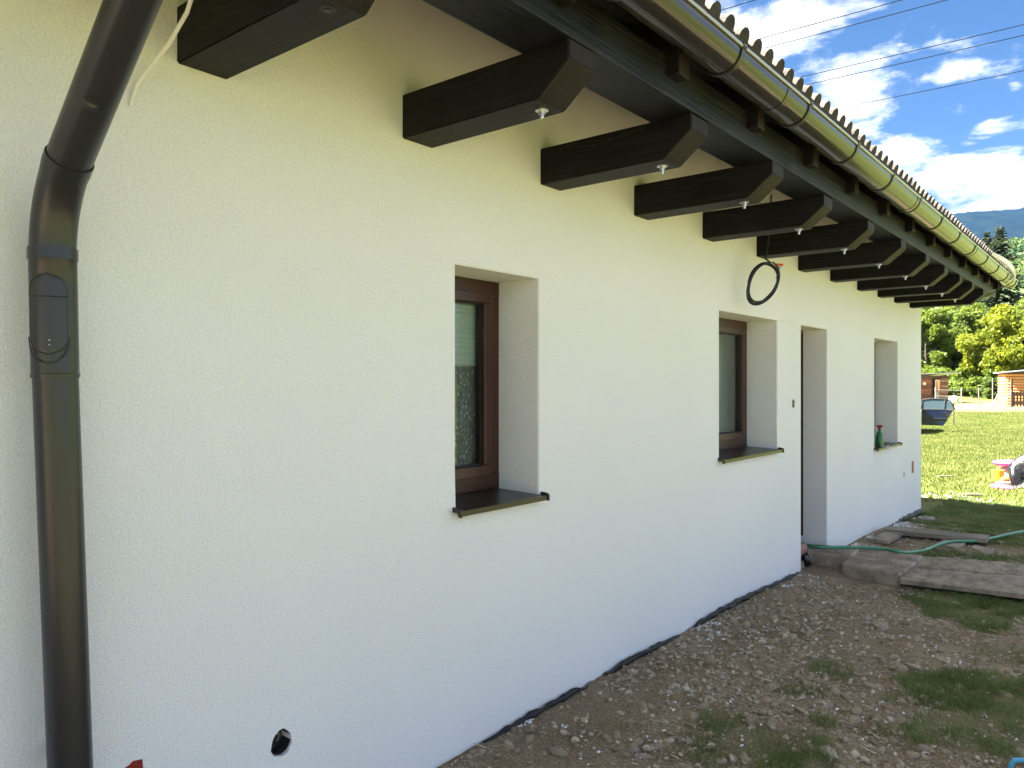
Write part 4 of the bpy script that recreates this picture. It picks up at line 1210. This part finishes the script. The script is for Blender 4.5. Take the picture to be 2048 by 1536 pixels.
# ------------------------------------------------------------------ grass
def blades(name, P, h, w, mat, lean=.5):
    n = len(P); x, y = P[:, 0], P[:, 1]; z = gz(x, y)+dirt_relief(x, y)-.004
    a = rng.random(n)*6.283; hh = h*(.45+.8*rng.random(n)); ww = w*(.6+.7*rng.random(n)); l = lean*rng.random(n)*hh; b = rng.random(n)*6.283
    c, s = np.cos(a), np.sin(a)
    v0 = np.stack([x-c*ww, y-s*ww, z], -1); v1 = np.stack([x+c*ww, y+s*ww, z], -1)
    mx_, my_ = x+.35*l*np.cos(b), y+.35*l*np.sin(b)
    v2 = np.stack([mx_+c*ww*.75, my_+s*ww*.75, z+hh*.6], -1); v3 = np.stack([mx_-c*ww*.75, my_-s*ww*.75, z+hh*.6], -1)
    v4 = np.stack([x+l*np.cos(b), y+l*np.sin(b), z+hh], -1)
    V = np.stack([v0, v1, v2, v3, v4], 1).reshape(-1, 3); k = (np.arange(n)*5)[:, None]
    F = np.concatenate([k+np.array([[0, 1, 2]]), k+np.array([[0, 2, 3]]), k+np.array([[3, 2, 4]])])
    o = np_mesh(name, V, F, mat); tag(o, kind='stuff'); return o
def pos_grass(n, x0, x1, y0, y1, pw=1.0, thr=.35):
    out = []
    while sum(map(len, out)) < n:
        x = rng.uniform(x0, x1, n*3); y = y0+(y1-y0)*rng.random(n*3)**pw
        g = grass_mask(x, y); t = fbm(x*6+3, y*6, 3)
        keep = (rng.random(n*3) < sstep(thr, .9, g)*np.clip((t-.30)*3.2, .05, 1)) & on_yard(x, y)
        out.append(np.stack([x[keep], y[keep]], -1))
    return np.concatenate(out)[:n]
blades('grass_tufts', pos_grass(27000, -2.0, .6, 2.6, 11.5, 1.0, .2), .048, .0022, M['grass'], 1.5)
P = pos_grass(45000, -2.55, 1.2, 11, 15.5); blades('shaded_turf', P, .045, .0035, M['grass'], .8)
# sunlit lawn in the open wedge past the house corner
def pos_lawn(n):
    Z = 13+33*rng.random(n)**.75; X = Z*(.47+.30*rng.random(n)); x = FW.x*Z+RT.x*X; y = FW.y*Z+RT.y*X
    keep = (y > 14.2); return np.stack([x[keep], y[keep]], -1)
blades('lawn', pos_lawn(150000), .06, .007, M['lawn'], .9)

# ------------------------------------------------------------------ lawn things
def place(px, py, zguess=-.15):
    p = at(px, py, zguess); z = gzf(p.x, p.y); p = at(px, py, z); return Vector((p.x, p.y, z))
def yard_junk():
    p = place(1996, 962)
    b = empty('bucket', p, label='yellow bucket in the pink and white pile on the sunlit lawn', cat='bucket')
    MB().lathe([(.095, 0), (.10, .005), (.118, .22), (.124, .225), (.124, .24)], *p, n=24).build('body', M['yellow'], b, smooth=True)
    MB().lathe([(.11, .236), (.11, .2405)], *p, n=24).build('contents', M['orange'], b)
    p3 = place(2012, 957)
    o = MB().lathe([(.10, .0), (.19, .01), (.245, .06), (.25, .075), (.235, .075), (.18, .03)], 0, 0, 0, 32).build('tub', M['pink'], None, local=True, smooth=True)
    o.location = (p3.x, p3.y, p3.z+.29); o.rotation_euler = (.1, -.05, 0); tag(o, 'shallow pink tub lying on top of the sack and bucket', 'tub')
    p2 = place(2005, 975)
    o = MB().lathe([(.19, .01), (.205, .015), (.205, .035), (.18, .045)], 0, 0, 0, 28).build('plastic_disc', M['pink'], None, local=True, smooth=True)
    o.location = p2; o.rotation_euler = (.05, .08, 0); tag(o, 'round pink plastic disc lying flat on the grass', 'disc')
    def lump(name, loc, s, mat, label, cat, seed, amp=.22, sub=4):
        bm = bmesh.new(); bmesh.ops.create_icosphere(bm, subdivisions=sub, radius=1); r = random.Random(seed)
        ks = [(Vector((r.uniform(-1, 1), r.uniform(-1, 1), r.uniform(-1, 1))).normalized(), r.uniform(2.5, 7), r.uniform(0, 6)) for _ in range(10)]
        for v in bm.verts:
            f = 1+amp*sum(math.sin(v.co.dot(k)*w+ph)*.3 for k, w, ph in ks)
            v.co = Vector((v.co.x*s[0]*f, v.co.y*s[1]*f, max(-.35, v.co.z*f)*s[2]+s[2]*.35))
        me = bpy.data.meshes.new(name); bm.to_mesh(me); bm.free()
        o = link(name, me, mat, None, smooth=True); o.location = loc; tag(o, label, cat); return o
    q = place(2056, 974); lump('garbage_bag', q, (.27, .25, .38), M['bag'], 'shiny black garbage bag standing on the lawn', 'bag', 3, .5)
    q = place(1611, 1131, 0.0); lump('plastic_film', q, (.05, .07, .10), M['bag'], 'crumpled black plastic film at the wall corner by the doorway', 'film', 8, .45)
    q = place(2018, 958); lump('sack', q, (.25, .18, .22), M['sack'], 'pale pinkish sack under the tub beside the black bag', 'sack', 5)
    q = place(2009, 965); lump('plastic_bag', q, (.10, .08, .10), M['orange'], 'small orange-red plastic bag at the foot of the bucket', 'bag', 6)
    q = place(2014, 969)
    o = MB().box(-.19, .19, -.06, .06, 0, .055).build('timber_offcut', M['whitewood'], None, local=True, bevel=.005); o.location = q; o.rotation_euler = (0, 0, YAW-.1)
    tag(o, 'pale timber offcut lying before the bucket', 'offcut')
    for (px, py, L_, rz, lb) in ((1891, 953, .17, .02, 'small brown board lying alone on the sunny lawn'), (1940, 990, .22, .05, 'thin dark board lying among the white crumbs')):
        q = place(px, py); o = MB().box(-L_, L_, -.045, .045, 0, .03).build('board', M['plank'], None, local=True, bevel=.003)
        o.location = q; o.rotation_euler = (0, 0, YAW+rz); tag(o, lb, 'board')
yard_junk()

# spray bottle on the far sill, with a rag
def bottle():
    b = empty('spray_bottle', (-2.605, 10.74, 1.042), label='green spray bottle with a red head on the far windowsill', cat='bottle')
    p = (-2.605, 10.74, 1.042)
    MB().lathe([(.034, 0), (.042, .006), (.044, .05), (.044, .12), (.036, .165), (.018, .195), (.015, .215)], *p, n=20).build('body', M['bottle'], b, smooth=True)
    m = MB(); m.lathe([(.018, .215), (.018, .24), (.013, .245)], *p, n=14); m.box(p[0]-.03, p[0]+.035, p[1]-.012, p[1]+.012, p[2]+.245, p[2]+.275)
    m.build('spray_head', M['red'], b, bevel=.003)
    m = MB(); m.prism([(p[0]+.02, p[2]+.244), (p[0]+.03, p[2]+.244), (p[0]+.04, p[2]+.20), (p[0]+.032, p[2]+.20)], p[1]-.006, p[1]+.006); m.build('trigger', M['whitewood'], b)
    m = MB(); vs = []; 
    for i in range(7):
        for j in range(7): vs.append((-2.545+.018*i, 10.50+.035*j, 1.046+.012*math.sin(i*1.3+j)+.008*math.cos(j*1.9)))
    m.add(vs, [(i*7+j, i*7+j+1, i*7+8+j, i*7+7+j) for i in range(6) for j in range(6)])
    o = m.build('rag', M['whitewood'], None, smooth=True, fix=False); o.modifiers.new('t', 'SOLIDIFY').thickness = .006
    tag(o, 'crumpled pale rag on the far windowsill below the bottle', 'rag')
bottle()

# ------------------------------------------------------------------ car with open rear door
def build_car():
    hx, hy = cw((1843-1024)/1540*32.3, 32.3)
    g = gzf(hx, hy)
    # local frame: +y is the car's nose, pointing back at the viewer; +x is its left side
    head = math.atan2(-hy, -hx)                          # towards the camera
    car = empty('car', (hx, hy, g), head-math.pi/2, label='dark blue car parked on the lawn with its rear door open', cat='car')
    x1 = -.02; w = 1.68; x0 = x1-w; cxm = (x0+x1)/2
    # body: lofted cross-sections along y (rear -1.75 to nose +2.35)
    sec = [(-1.72, .42, .78, .80), (-1.62, .28, .98, .86), (-1.1, .22, .95, .98), (-.2, .2, .93, 1.0), (1.0, .2, .93, 1.0), (1.6, .22, .88, .98), (2.15, .28, .74, .92), (2.32, .4, .62, .82)]
    vs = []; n = 12; fs = []
    for y, zb, ztp, k in sec:
        hw = w/2*k
        prof = [(-hw*.9, zb), (-hw*.985, zb+.1), (-hw, (zb+ztp)/2), (-hw*.97, ztp-.08), (-hw*.9, ztp-.01), (-hw*.5, ztp+.015), (hw*.5, ztp+.015), (hw*.9, ztp-.01), (hw*.97, ztp-.08), (hw, (zb+ztp)/2), (hw*.985, zb+.1), (hw*.9, zb)]
        vs += [(cxm+a, y, b) for a, b in prof]
    for i in range(len(sec)-1):
        for k in range(n): fs.append((i*n+k, i*n+(k+1) % n, (i+1)*n+(k+1) % n, (i+1)*n+k))
    fs += [tuple(range(n)), tuple(range((len(sec)-1)*n, len(sec)*n))]
    m = MB(); m.add(vs, fs); body = m.build('body', M['carpaint'], car, local=True, smooth=True)
    # cabin
    cab = [(-1.58, .97, .97, .8), (-1.3, .95, 1.36, .7), (-.6, .93, 1.44, .68), (.2, .93, 1.42, .68), (.95, .93, .95, .82)]
    vs = []; fs = []
    for y, zb, ztp, k in cab:
        hb = w/2*.93; ht = w/2*k; vs += [(cxm-hb, y, zb), (cxm-ht, y, ztp), (cxm+ht, y, ztp), (cxm+hb, y, zb)]
    for i in range(len(cab)-1):
        for k in range(3): fs.append((i*4+k, i*4+k+1, (i+1)*4+k+1, (i+1)*4+k))
    m = MB(); m.add(vs, fs); m.build('cabin', M['carglass'], car, local=True, smooth=False)
    rf = MB(); rf.box(cxm-.55, cxm+.55, -1.28, .22, 1.425, 1.455); rf.build('roof', M['carpaint'], car, local=True, bevel=.012)
    m = MB()
    for s in (-1, 1):
        for (ya, za, yb, zb) in ((.95, .94, .22, 1.43), (-.0, .94, -.05, 1.44), (-1.56, .96, -1.28, 1.43)):
            m.tube([(cxm+s*w/2*.93, ya, za), (cxm+s*w/2*.69, yb, zb)], .035, 6)
    m.build('pillar', M['carpaint'], car, local=True)
    for s in (-1, 1):
        for yy in (-1.05, 1.5):
            whl = empty('wheel', (cxm+s*(w/2-.09), yy, .30), parent=car)
            pr = [(-.09, .2), (-.09, .27), (-.06, .3), (.06, .3), (.09, .27), (.09, .2)]
            m = MB(); nn = 24; v2 = [(a, b*math.cos(2*math.pi*k/nn), b*math.sin(2*math.pi*k/nn)) for a, b in pr for k in range(nn)]
            m.add(v2, [(i*nn+k, i*nn+(k+1) % nn, (i+1)*nn+(k+1) % nn, (i+1)*nn+k) for i in range(5) for k in range(nn)]); m.build('tyre', M['tyre'], whl, local=True, smooth=True)
            m = MB(); v2 = [(s*a, b*math.cos(2*math.pi*k/nn), b*math.sin(2*math.pi*k/nn)) for a, b in ((.05, .205), (.07, .19), (.075, .05)) for k in range(nn)]
            m.add(v2, [(i*nn+k, i*nn+(k+1) % nn, (i+1)*nn+(k+1) % nn, (i+1)*nn+k) for i in range(2) for k in range(nn)]+[tuple(range(2*nn, 3*nn))]); m.build('rim', M['rim'], whl, local=True, smooth=True)
        MB().box(cxm+s*.62-.14, cxm+s*.62+.14, 2.2, 2.3, .56, .68).build('headlight', M['chrome'], car, local=True, bevel=.03)
    # the open rear door, swung out square to the side; the outer skin faces the viewer
    d = empty('door', (0, 0, 0), parent=car); tag(d, 'open rear car door seen from outside')
    # door outline in (u along width, z)
    lower = [(0, .28), (.80, .27), (.86, .36), (1.12, .86), (1.20, .93), (.0, .94)]
    th = .07
    def dp(u, z, t): return (u, -t+.02-.10*max(0, z-.94), z)
    def dprism(poly, t0, t1, name, mat, bev=0):
        k = len(poly); v = [dp(u, z, t0) for u, z in poly]+[dp(u, z, t1) for u, z in poly]
        m = MB(); m.add(v, [tuple(range(k)), tuple(range(2*k-1, k-1, -1))]+[(i, i+k, (i+1) % k+k, (i+1) % k) for i in range(k)])
        return m.build(name, mat, d, local=True, bevel=bev)
    dprism(lower, -.02, .08, 'skin', M['carpaint'], .015)
    dprism([(.02, .955), (1.19, .955), (1.02, 1.28), (.90, 1.34), (.30, 1.36), (.05, 1.33)], .026, .034, 'window', M['carglass'])
    for a, b in (((0, .94), (.03, 1.34)), ((.03, 1.34), (.34, 1.385)), ((.34, 1.385), (.92, 1.37)), ((.92, 1.37), (1.05, 1.30)), ((1.05, 1.30), (1.22, .94)), ((.83, .95), (.87, 1.36))):
        p, q = dp(*a, .03), dp(*b, .03)
        MB().tube([p, q], .034, 6).build('window_frame', M['gasket'], d, local=True, smooth=True)
    MB().tube([dp(.0, .945, -.02), dp(1.2, .945, -.02)], .010, 6).build('trim', M['gutter_dark'], d, local=True, smooth=True)
    MB().tube([dp(.72, .80, -.02), dp(.74, .80, -.055), dp(.90, .815, -.055), dp(.92, .815, -.02)], .016, 8).build('handle', M['carpaint'], d, local=True, smooth=True)
    MB().tube([dp(.02, .56, -.03), dp(.95, .56, -.03)], .015, 6).build('rubbing_strip', M['gutter_dark'], d, local=True, smooth=True)
    # tail lamp cluster and things behind the door
    MB().box(x1-.16, x1+.0, -1.70, -1.58, .72, .95).build('tail_light', M['red'], car, local=True, bevel=.02)
    # swap sides so that the open door is on the viewer's right
    def flip(o):
        if o is not car: o.location.x *= -1
        if o.type == 'MESH':
            o.data.transform(Matrix.Scale(-1, 4, (1, 0, 0))); o.data.flip_normals()
        for c in o.children: flip(c)
    flip(car)
car_ = build_car()
def bits_by_car():
    p = cw((1907-1024)/1540*37, 37); g = gzf(*p)
    b = empty('post_with_bag', (p[0], p[1], g), label='white plastic bag tied on a short post behind the car door', cat='post')
    MB().tube([(p[0], p[1], g-.1), (p[0]+.02, p[1], g+1.15)], .03, 8).build('post', M['darkwood'], b, smooth=True)
    bm = bmesh.new(); bmesh.ops.create_icosphere(bm, subdivisions=3, radius=1); r = random.Random(9)
    for v in bm.verts: v.co = Vector((v.co.x*.2, v.co.y*.16, v.co.z*.2))*(1+r.uniform(-.28, .28))
    me = bpy.data.meshes.new('bag'); bm.to_mesh(me); bm.free(); o = link('bag', me, M['whitewood'], b, True); o.location = (0, 0, 1.2)
bits_by_car()

# ------------------------------------------------------------------ sheds, fence
def shed_left():
    cx, cy = cw((1850-1024)/1540*62, 62); g = gzf(cx, cy)-.05; rz = YAW+.12
    s = empty('shed', (cx, cy, g), rz, label='low brown board shed with pale sheet roof and open doorway', cat='shed')
    # local x to the right along the front, local -y towards the viewer
    L0, L1, D, H = -3.2, 2.0, 2.4, 2.05
    for k in range(14):
        z = .02+k*.145
        MB().box(L0, .55, -.03, 0, z, z+.137).build('board', M['shed_brown'], s, local=True)
        MB().box(1.35, L1, -.03, 0, z, z+.137).build('board', M['greywood' if k % 3 == 0 else 'shed_brown'], s, local=True)
        MB().box(L1-.03, L1, .005, D, z, z+.137).build('board', M['shed_brown'], s, local=True)
    MB().box(L0, L1, D-.03, D, 0, H).build('back_wall', M['shed_brown'], s, local=True); MB().box(L0, L0+.03, 0, D-.04, 0, H).build('side_wall', M['shed_brown'], s, local=True)
    MB().box(.86, 1.30, -.04, -.01, .0, 1.95).build('door_leaf', M['shed_orange'], s, local=True)
    f = MB(); f.box(.84, .90, -.08, -.041, .9, 1.9); f.box(1.10, 1.16, -.08, -.041, .9, 1.9); f.box(.90, 1.10, -.08, -.041, 1.84, 1.9); f.box(.90, 1.10, -.08, -.041, .9, .96); f.build('window_frame', M['whitewood'], s, local=True)
    MB().box(.55, .62, -.06, 0, 0, 2.0).build('post', M['darkwood'], s, local=True)
    MB().box(.84, 1.2, -.06, -.041, .02, .88).build('white_panel', M['whitewood'], s, local=True)
    m = MB(); m.add([(L0-.3, -.55, H+.22), (L1+.75, -.55, H+.42), (L1+.75, D+.2, H+.2), (L0-.3, D+.2, H+.02), (L0-.3, -.55, H+.27), (L1+.75, -.55, H+.47), (L1+.75, D+.2, H+.25), (L0-.3, D+.2, H+.07)],
                    [(0, 3, 2, 1), (4, 5, 6, 7), (0, 1, 5, 4), (1, 2, 6, 5), (2, 3, 7, 6), (3, 0, 4, 7)]); m.build('roof', M['tin'], s, local=True)
    MB().box(L0, L1, -.02, 0, H-.02, H+.2).build('fascia', M['darkwood'], s, local=True)
    b = MB(); b.prism([(1.05, .0), (1.2, .0), (.95, 1.2), (.8, 1.2)], -.35, -.3, 'y'); o = b.build('leaning_board', M['greywood'], s, local=True)
    MB().box(-.2, .05, -.05, -.031, 1.5, 1.72).build('notice', M['whitewood'], s, local=True)
shed_left()
def shed_right():
    cx, cy = cw((2014-1024)/1540*55, 55); g = gzf(cx, cy)-.1; rz = YAW-.42
    s = empty('shed', (cx, cy, g), rz, label='orange log shed with overhanging roof at the right edge', cat='shed')
    H = 2.45; L1, D = 5.0, 3.2
    for k in range(12):
        z = .02+k*.2; r_ = .096
        for (a, b) in (((0, -.05), (L1, -.05)), ((-.05+.03, 0), (-.02, D))):
            m = MB(); m.tube([(a[0], a[1], z+.1), (b[0], b[1], z+.1)], r_, 10); m.build('log', M['shed_orange'], s, local=True, smooth=True)
    MB().box(0, L1, D-.05, D, 0, H).build('back_wall', M['shed_orange'], s, local=True); MB().box(L1-.05, L1, 0, D-.06, 0, H).build('side_wall', M['shed_orange'], s, local=True)
    m = MB(); z0, z1 = H+.02, H+.62
    P = [(-.35, -.9, z0), (L1+.4, -.9, z1), (L1+.4, D+.4, z1), (-.35, D+.4, z0)]
    m.add([*P, *[(x, y, z+.07) for x, y, z in P]], [(0, 3, 2, 1), (4, 5, 6, 7), (0, 1, 5, 4), (1, 2, 6, 5), (2, 3, 7, 6), (3, 0, 4, 7)]); m.build('roof', M['tin'], s, local=True)
    MB().prism([(0, H), (L1, H), (L1, H+.6), (0, H+.04)], -.1, -.02).build('gable_board', M['darkwood'], s, local=True)
    for x in (1.25, 4.6): MB().box(x, x+.12, -.78, -.66, 0, H+.12+.1*x).build('porch_post', M['darkwood'], s, local=True)
    MB().prism([(1.0, 0), (1.1, 0), (.2, -.0), (.1, -.0)], 0, .01).build('footing', M['darkwood'], s, local=True)
shed_right()
def props():
    # slatted pallet gate and two leaning battens by the orange shed
    cx, cy = cw((2024-1024)/1540*53, 53); g = gzf(cx, cy)
    p = empty('pallet_gate', (cx, cy, g), YAW-.1, label='dark slatted pallet gate before the orange shed', cat='gate')
    for k in range(12): MB().box(.08+k*.21, .19+k*.21, -.02, .01, .02, 1.05+.03*math.sin(k)).build('slat', M['darkwood'], p, local=True)
    for z in (.22, .82): MB().box(0, 2.6, .012, .06, z, z+.1).build('rail', M['darkwood'], p, local=True)
    MB().box(-.08, .04, -.06, .06, -.1, 1.9).build('post', M['darkwood'], p, local=True)
    for k, (a, b, lb) in enumerate((((2003, 817, 0), (2022, 785, 1.15), 'nearer pale batten leaning against the gate post'), ((1994, 816, 0), (2012, 783, 1.2), 'farther pale batten leaning toward the orange shed'))):
        q0 = cw((a[0]-1024)/1540*52.3, 52.3+k*.6); q1 = cw((b[0]-1024)/1540*52.8, 52.8+k*.6); g0 = gzf(*q0)
        o = MB().tube([(q0[0], q0[1], g0-.02), (q1[0], q1[1], g0+b[2])], .05, 4).build('batten', M['greywood'], None); tag(o, lb, 'batten')
props()
def fence():
    pts = []
    f0 = cw((1880-1024)/1540*46, 46); f = empty('wire_fence', (f0[0], f0[1], gzf(*f0)), label='thin wire fence on grey posts across the end of the lawn', cat='fence')
    spots = [(1872, 47), (1923, 46), (1959, 46.5), (1985, 50), (2004, 52)]
    P = []
    for i, (px, Z) in enumerate(spots):
        x, y = cw((px-1024)/1540*Z, Z); g = gzf(x, y); h = 1.45 if i != 3 else 1.95; P.append((x, y, g, h))
        lean = random.uniform(-.05, .05)
        MB().tube([(x, y, g-.2), (x+lean, y, g+h)], .035, 6).build('post', M['greywood'], f, smooth=True)
    for t in (.12, .4, .68, .95):
        MB().tube([(x, y, g+1.38*t) for x, y, g, h in P], .008, 4).build('wire', M['fencewire'], f)
fence()

# ------------------------------------------------------------------ trees
def leaf_cloud(centers, radii, n_each, size, flat=1.0, seed=0):
    r = np.random.default_rng(seed); V = []; 
    allp = []
    for c, rad, n in zip(centers, radii, n_each):
        d = r.normal(size=(n, 3)); d /= np.linalg.norm(d, axis=1)[:, None]
        rr = rad*(.35+.65*r.random(n)**.5)
        p = np.array(c)+d*rr[:, None]*np.array([1, 1, flat]); allp.append(p)
    p = np.concatenate(allp); n = len(p)
    a = r.normal(size=(n, 3)); a /= np.linalg.norm(a, axis=1)[:, None]
    b = np.cross(a, r.normal(size=(n, 3))); b /= np.linalg.norm(b, axis=1)[:, None]
    s = size*(.6+.8*r.random(n))[:, None]
    V = np.stack([p-a*s, p+b*s*.55, p+a*s, p-b*s*.55], 1).reshape(-1, 3)
    F = (np.arange(n)*4)[:, None]+np.array([[0, 1, 2, 3]])
    return V, F
def tree(name, X, Z, h, rad, mat, label, seed, clumps=42, leaves=150, leaf=.22, crown0=.25, group='trees at the edge of the wood', trunk_r=None, cat='tree'):
    x, y = cw(X, Z); g = gzf(x, y); r = random.Random(seed)
    t = empty(name, (x, y, g), label=label, cat=cat, group=group)
    tr = trunk_r or h*.014
    lean = (r.uniform(-.06, .06)*h, r.uniform(-.06, .06)*h)
    m = MB(); n = 7
    ax = lambda q: Vector((lean[0]*q*q+.015*h*math.sin(q*5+seed), lean[1]*q*q, h*.9*q))
    m.tube([ax(i/n)-Vector((0, 0, .3 if i == 0 else 0)) for i in range(n+1)], [tr*(1.25-1.1*i/n) for i in range(n+1)], 7)
    cs = []; rs = []; ns = []
    for k in range(clumps):
        q = crown0+(1-crown0)*r.random()**.9; prof = math.sin(math.pi*min(1, max(.05, (q-crown0)/(1-crown0)*.86+.1)))**.7
        a = r.uniform(0, 6.283); d = rad*prof*math.sqrt(r.uniform(.05, 1)); c = ax(min(q, 1)*.98)+Vector((d*math.cos(a), d*math.sin(a), r.uniform(-.05, .05)*h))
        cs.append(c); rr = rad*r.uniform(.16, .34); rs.append(rr); ns.append(int(leaves*(rr/(rad*.25))**2))
        if k % 3 == 0 and d > rad*.3:
            st = ax(max(.12, q*.75)); m.tube([st, st.lerp(c, .5)+Vector((0, 0, .02*h)), c], [tr*.4, tr*.28, tr*.1], 5)
    m.build('trunk', M['bark'], t, local=True, smooth=True)
    V, F = leaf_cloud(cs, rs, ns, leaf, .8, seed)
    o = np_mesh('crown', V, F, mat, t); return t
L_ = lambda px, Z: (px-1024)/1540*Z
specs = [(1838, 88, 11.5, 3.2, 'leafB', 'slender green tree right behind the house corner'), (1856, 84, 9.6, 2.6, 'leafA', 'spring-green tree above the brown shed'),
         (1876, 92, 10.5, 3.0, 'leafA', 'pale spring-green tree behind the brown shed doorway'), (1900, 87, 10.2, 3.0, 'leafB', 'mid-green tree right of the brown shed'),
         (1924, 95, 11.6, 3.2, 'leafB', 'mid-green tree in the gap behind the wire fence'), (1945, 86, 10.4, 2.8, 'leafA', 'spring-green tree just left of the big bright tree'),
         (1966, 98, 11.5, 3.2, 'leafB', 'shaded green tree behind the big bright tree'), (2046, 90, 11.5, 3.4, 'leafA', 'green tree at the right edge above the orange shed'),
         (2085, 92, 12, 3.6, 'leafB', 'green tree beyond the right edge of the orange shed'), (1812, 92, 11, 3.2, 'leafB', 'green tree hidden mostly by the house corner')]
for i, (px, Z, h, rad, mt, lb) in enumerate(specs):
    tree('deciduous_tree', L_(px, Z), Z, h, rad, M[mt], lb, 20+i, 60, 170, .17, .2)
tree('deciduous_tree', L_(2008, 74), 74, 9.0, 3.3, M['leafC'], 'big bright yellow-green tree left of the orange shed', 51, 70, 170, .19, .16)
tree('deciduous_tree', L_(1984, 80), 80, 7.4, 2.5, M['leafC'], 'smaller bright yellow-green tree beside the big bright one', 52, 46, 140, .18, .12)
tree('deciduous_tree', L_(2052, 72), 72, 8.0, 3.0, M['leafC'], 'bright yellow-green tree behind the orange shed roof', 53, 60, 150, .19, .12)
# shrubs along the foot of the wood
shr = [(1880, 80, 2.6, 2.0), (1912, 78, 3.2, 2.2), (1935, 76, 2.4, 1.8), (1955, 75, 3.4, 2.0), (1978, 72, 2.6, 1.8), (1990, 70, 2.0, 1.5), (1850, 82, 3.0, 2.2), (2030, 74, 3.0, 2.4)]
sl = ['low shrub behind the brown shed roof', 'dense shrub right of the brown shed', 'low shrub behind the middle fence posts', 'taller shrub behind the fence', 'rounded shrub under the bright trees',
      'small shrub left of the orange shed', 'shrub hidden behind the brown shed', 'shrub behind the orange shed']
for i, ((px, Z, h, rad), lb) in enumerate(zip(shr, sl)):
    tree('shrub', L_(px, Z), Z, h, rad, M['leafB' if i % 2 else 'leafA'], lb, 80+i, 26, 130, .16, .02, 'shrubs at the foot of the wood', .05, 'shrub')
# bare lower stems seen inside the wood
for i, (px, Z, h) in enumerate([(1867, 97, 9), (1888, 99, 10), (1894, 101, 10), (1907, 100, 9), (1916, 103, 10), (1930, 101, 9), (1941, 103, 10), (1953, 99, 9)]):
    tree('thin_tree', L_(px, Z), Z, h, 2.0, M['leafB'], 'thin dark-stemmed tree in the wood, '+['nearest the house corner', 'second', 'third', 'fourth', 'fifth', 'sixth', 'seventh', 'eighth'][i]+('' if i == 0 else ' stem from the house corner'), 120+i, 16, 90, .2, .5, 'thin trees inside the wood', .13)
def spruce(X, Z, h, rad, label, seed):
    x, y = cw(X, Z); g = gzf(x, y); r = np.random.default_rng(seed); rr = random.Random(seed)
    t = empty('spruce_tree', (x, y, g), label=label, cat='tree', group='tall dark spruces')
    MB().tube([(0, 0, -.3), (0, 0, h*.5), (.1, 0, h*.98)], [h*.014, h*.009, .03], 8).build('trunk', M['bark'], t, local=True, smooth=True)
    V = []; F = []; c = 0
    nw = int(h/.42)
    for k in range(nw):
        q = .12+.86*k/nw; z = h*q; L0 = rad*(1-q)**.85*rr.uniform(.75, 1.15)+.12
        nb = 13
        for b in range(nb):
            a = 6.283*(b/nb)+rr.uniform(-.4, .4); Lb = L0*rr.uniform(.6, 1.15); droop = rr.uniform(.15, .45)
            ca, sa = math.cos(a), math.sin(a)
            n = max(5, int(Lb*13))
            tt = r.random(n)**.8; px_ = tt*Lb; pz = z-droop*px_+.10*px_*px_/max(Lb, .1)
            off = r.normal(0, .10+.10*(1-tt), n); 
            P = np.stack([ca*px_-sa*off, sa*px_+ca*off, pz-np.abs(r.normal(0, .10, n))], -1)
            s = .12+.14*r.random(n)
            d1 = np.stack([ca*np.ones(n)*s*1.3, sa*np.ones(n)*s*1.3, -.5*s], -1); d2 = np.stack([-sa*s*.55, ca*s*.55, (r.random(n)-.5)*s], -1)
            V.append(np.stack([P-d1*.6, P+d2, P+d1, P-d2], 1).reshape(-1, 3)); F.append((np.arange(n)*4+c)[:, None]+np.array([[0, 1, 2, 3]])); c += 4*n
    np_mesh('crown', np.concatenate(V), np.concatenate(F), M['spruce'], t)
spruce(L_(2000, 108), 108, 23.6, 6.6, 'tallest dark spruce rising above the gutter end', 1)
spruce(L_(1974, 112), 112, 23.6, 4.4, 'narrower dark spruce left of the tallest one', 2)
spruce(L_(1955, 118), 118, 21.0, 5.0, 'dark spruce mostly hidden behind the gutter', 3)

# forest on the hill: nobody could count it
def hill_forest():
    r = np.random.default_rng(11); cs = []; rs = []; ns = []
    n = 3600
    X = r.uniform(190, 520, n); Z = r.uniform(185, 520, n)
    gap = fbm(X/35+3, Z/60+8, 3)
    keep = (gap < .72) & (X/Z > .5) & (X/Z < .9)
    X, Z = X[keep], Z[keep]; H = hill_h(X, Z)
    x = FW.x*Z+RT.x*X; y = FW.y*Z+RT.y*X
    for i in range(len(X)):
        rad = r.uniform(2.4, 4.8); cs.append((x[i], y[i], H[i]+rad*1.0)); rs.append(rad); ns.append(46)
    V, F = leaf_cloud(cs, rs, ns, .95, 1.15, 12)
    o = np_mesh('hill_forest', V, F, M['forest']); tag(o, kind='stuff', label='mixed spring forest covering the hillside', cat='forest')
hill_forest()
# dim understorey mass that closes the wood behind the first trees
def wood_mass():
    r = np.random.default_rng(21); cs = []; rs = []; ns = []
    for i in range(210):
        Z = r.uniform(100, 130); X = Z*r.uniform(.50, .80); x, y = cw(X, Z); g = gzf(x, y)
        rad = r.uniform(1.2, 2.2); cs.append((x, y, g+r.uniform(.6, 8.5))); rs.append(rad); ns.append(70)
    V, F = leaf_cloud(cs, rs, ns, .3, .9, 5); o = np_mesh('wood_understorey', V, F, M['leafA']); tag(o, kind='stuff')
wood_mass()

# ------------------------------------------------------------------ air
def haze():
    o = MB().box(-7500, 7500, -3500, 7500, -45, 900).build('haze', None, None)
    m = bpy.data.materials.new('haze_air'); m.use_nodes = True; nt = m.node_tree; nt.nodes.clear()
    out = nt.nodes.new('ShaderNodeOutputMaterial'); v = nt.nodes.new('ShaderNodeVolumePrincipled')
    v.inputs['Color'].default_value = (.13, .34, 1.0, 1); v.inputs['Density'].default_value = .000024; v.inputs['Anisotropy'].default_value = 0
    nt.links.new(v.outputs[0], out.inputs['Volume']); o.data.materials.append(m)
    tag(o, kind='stuff')
haze()
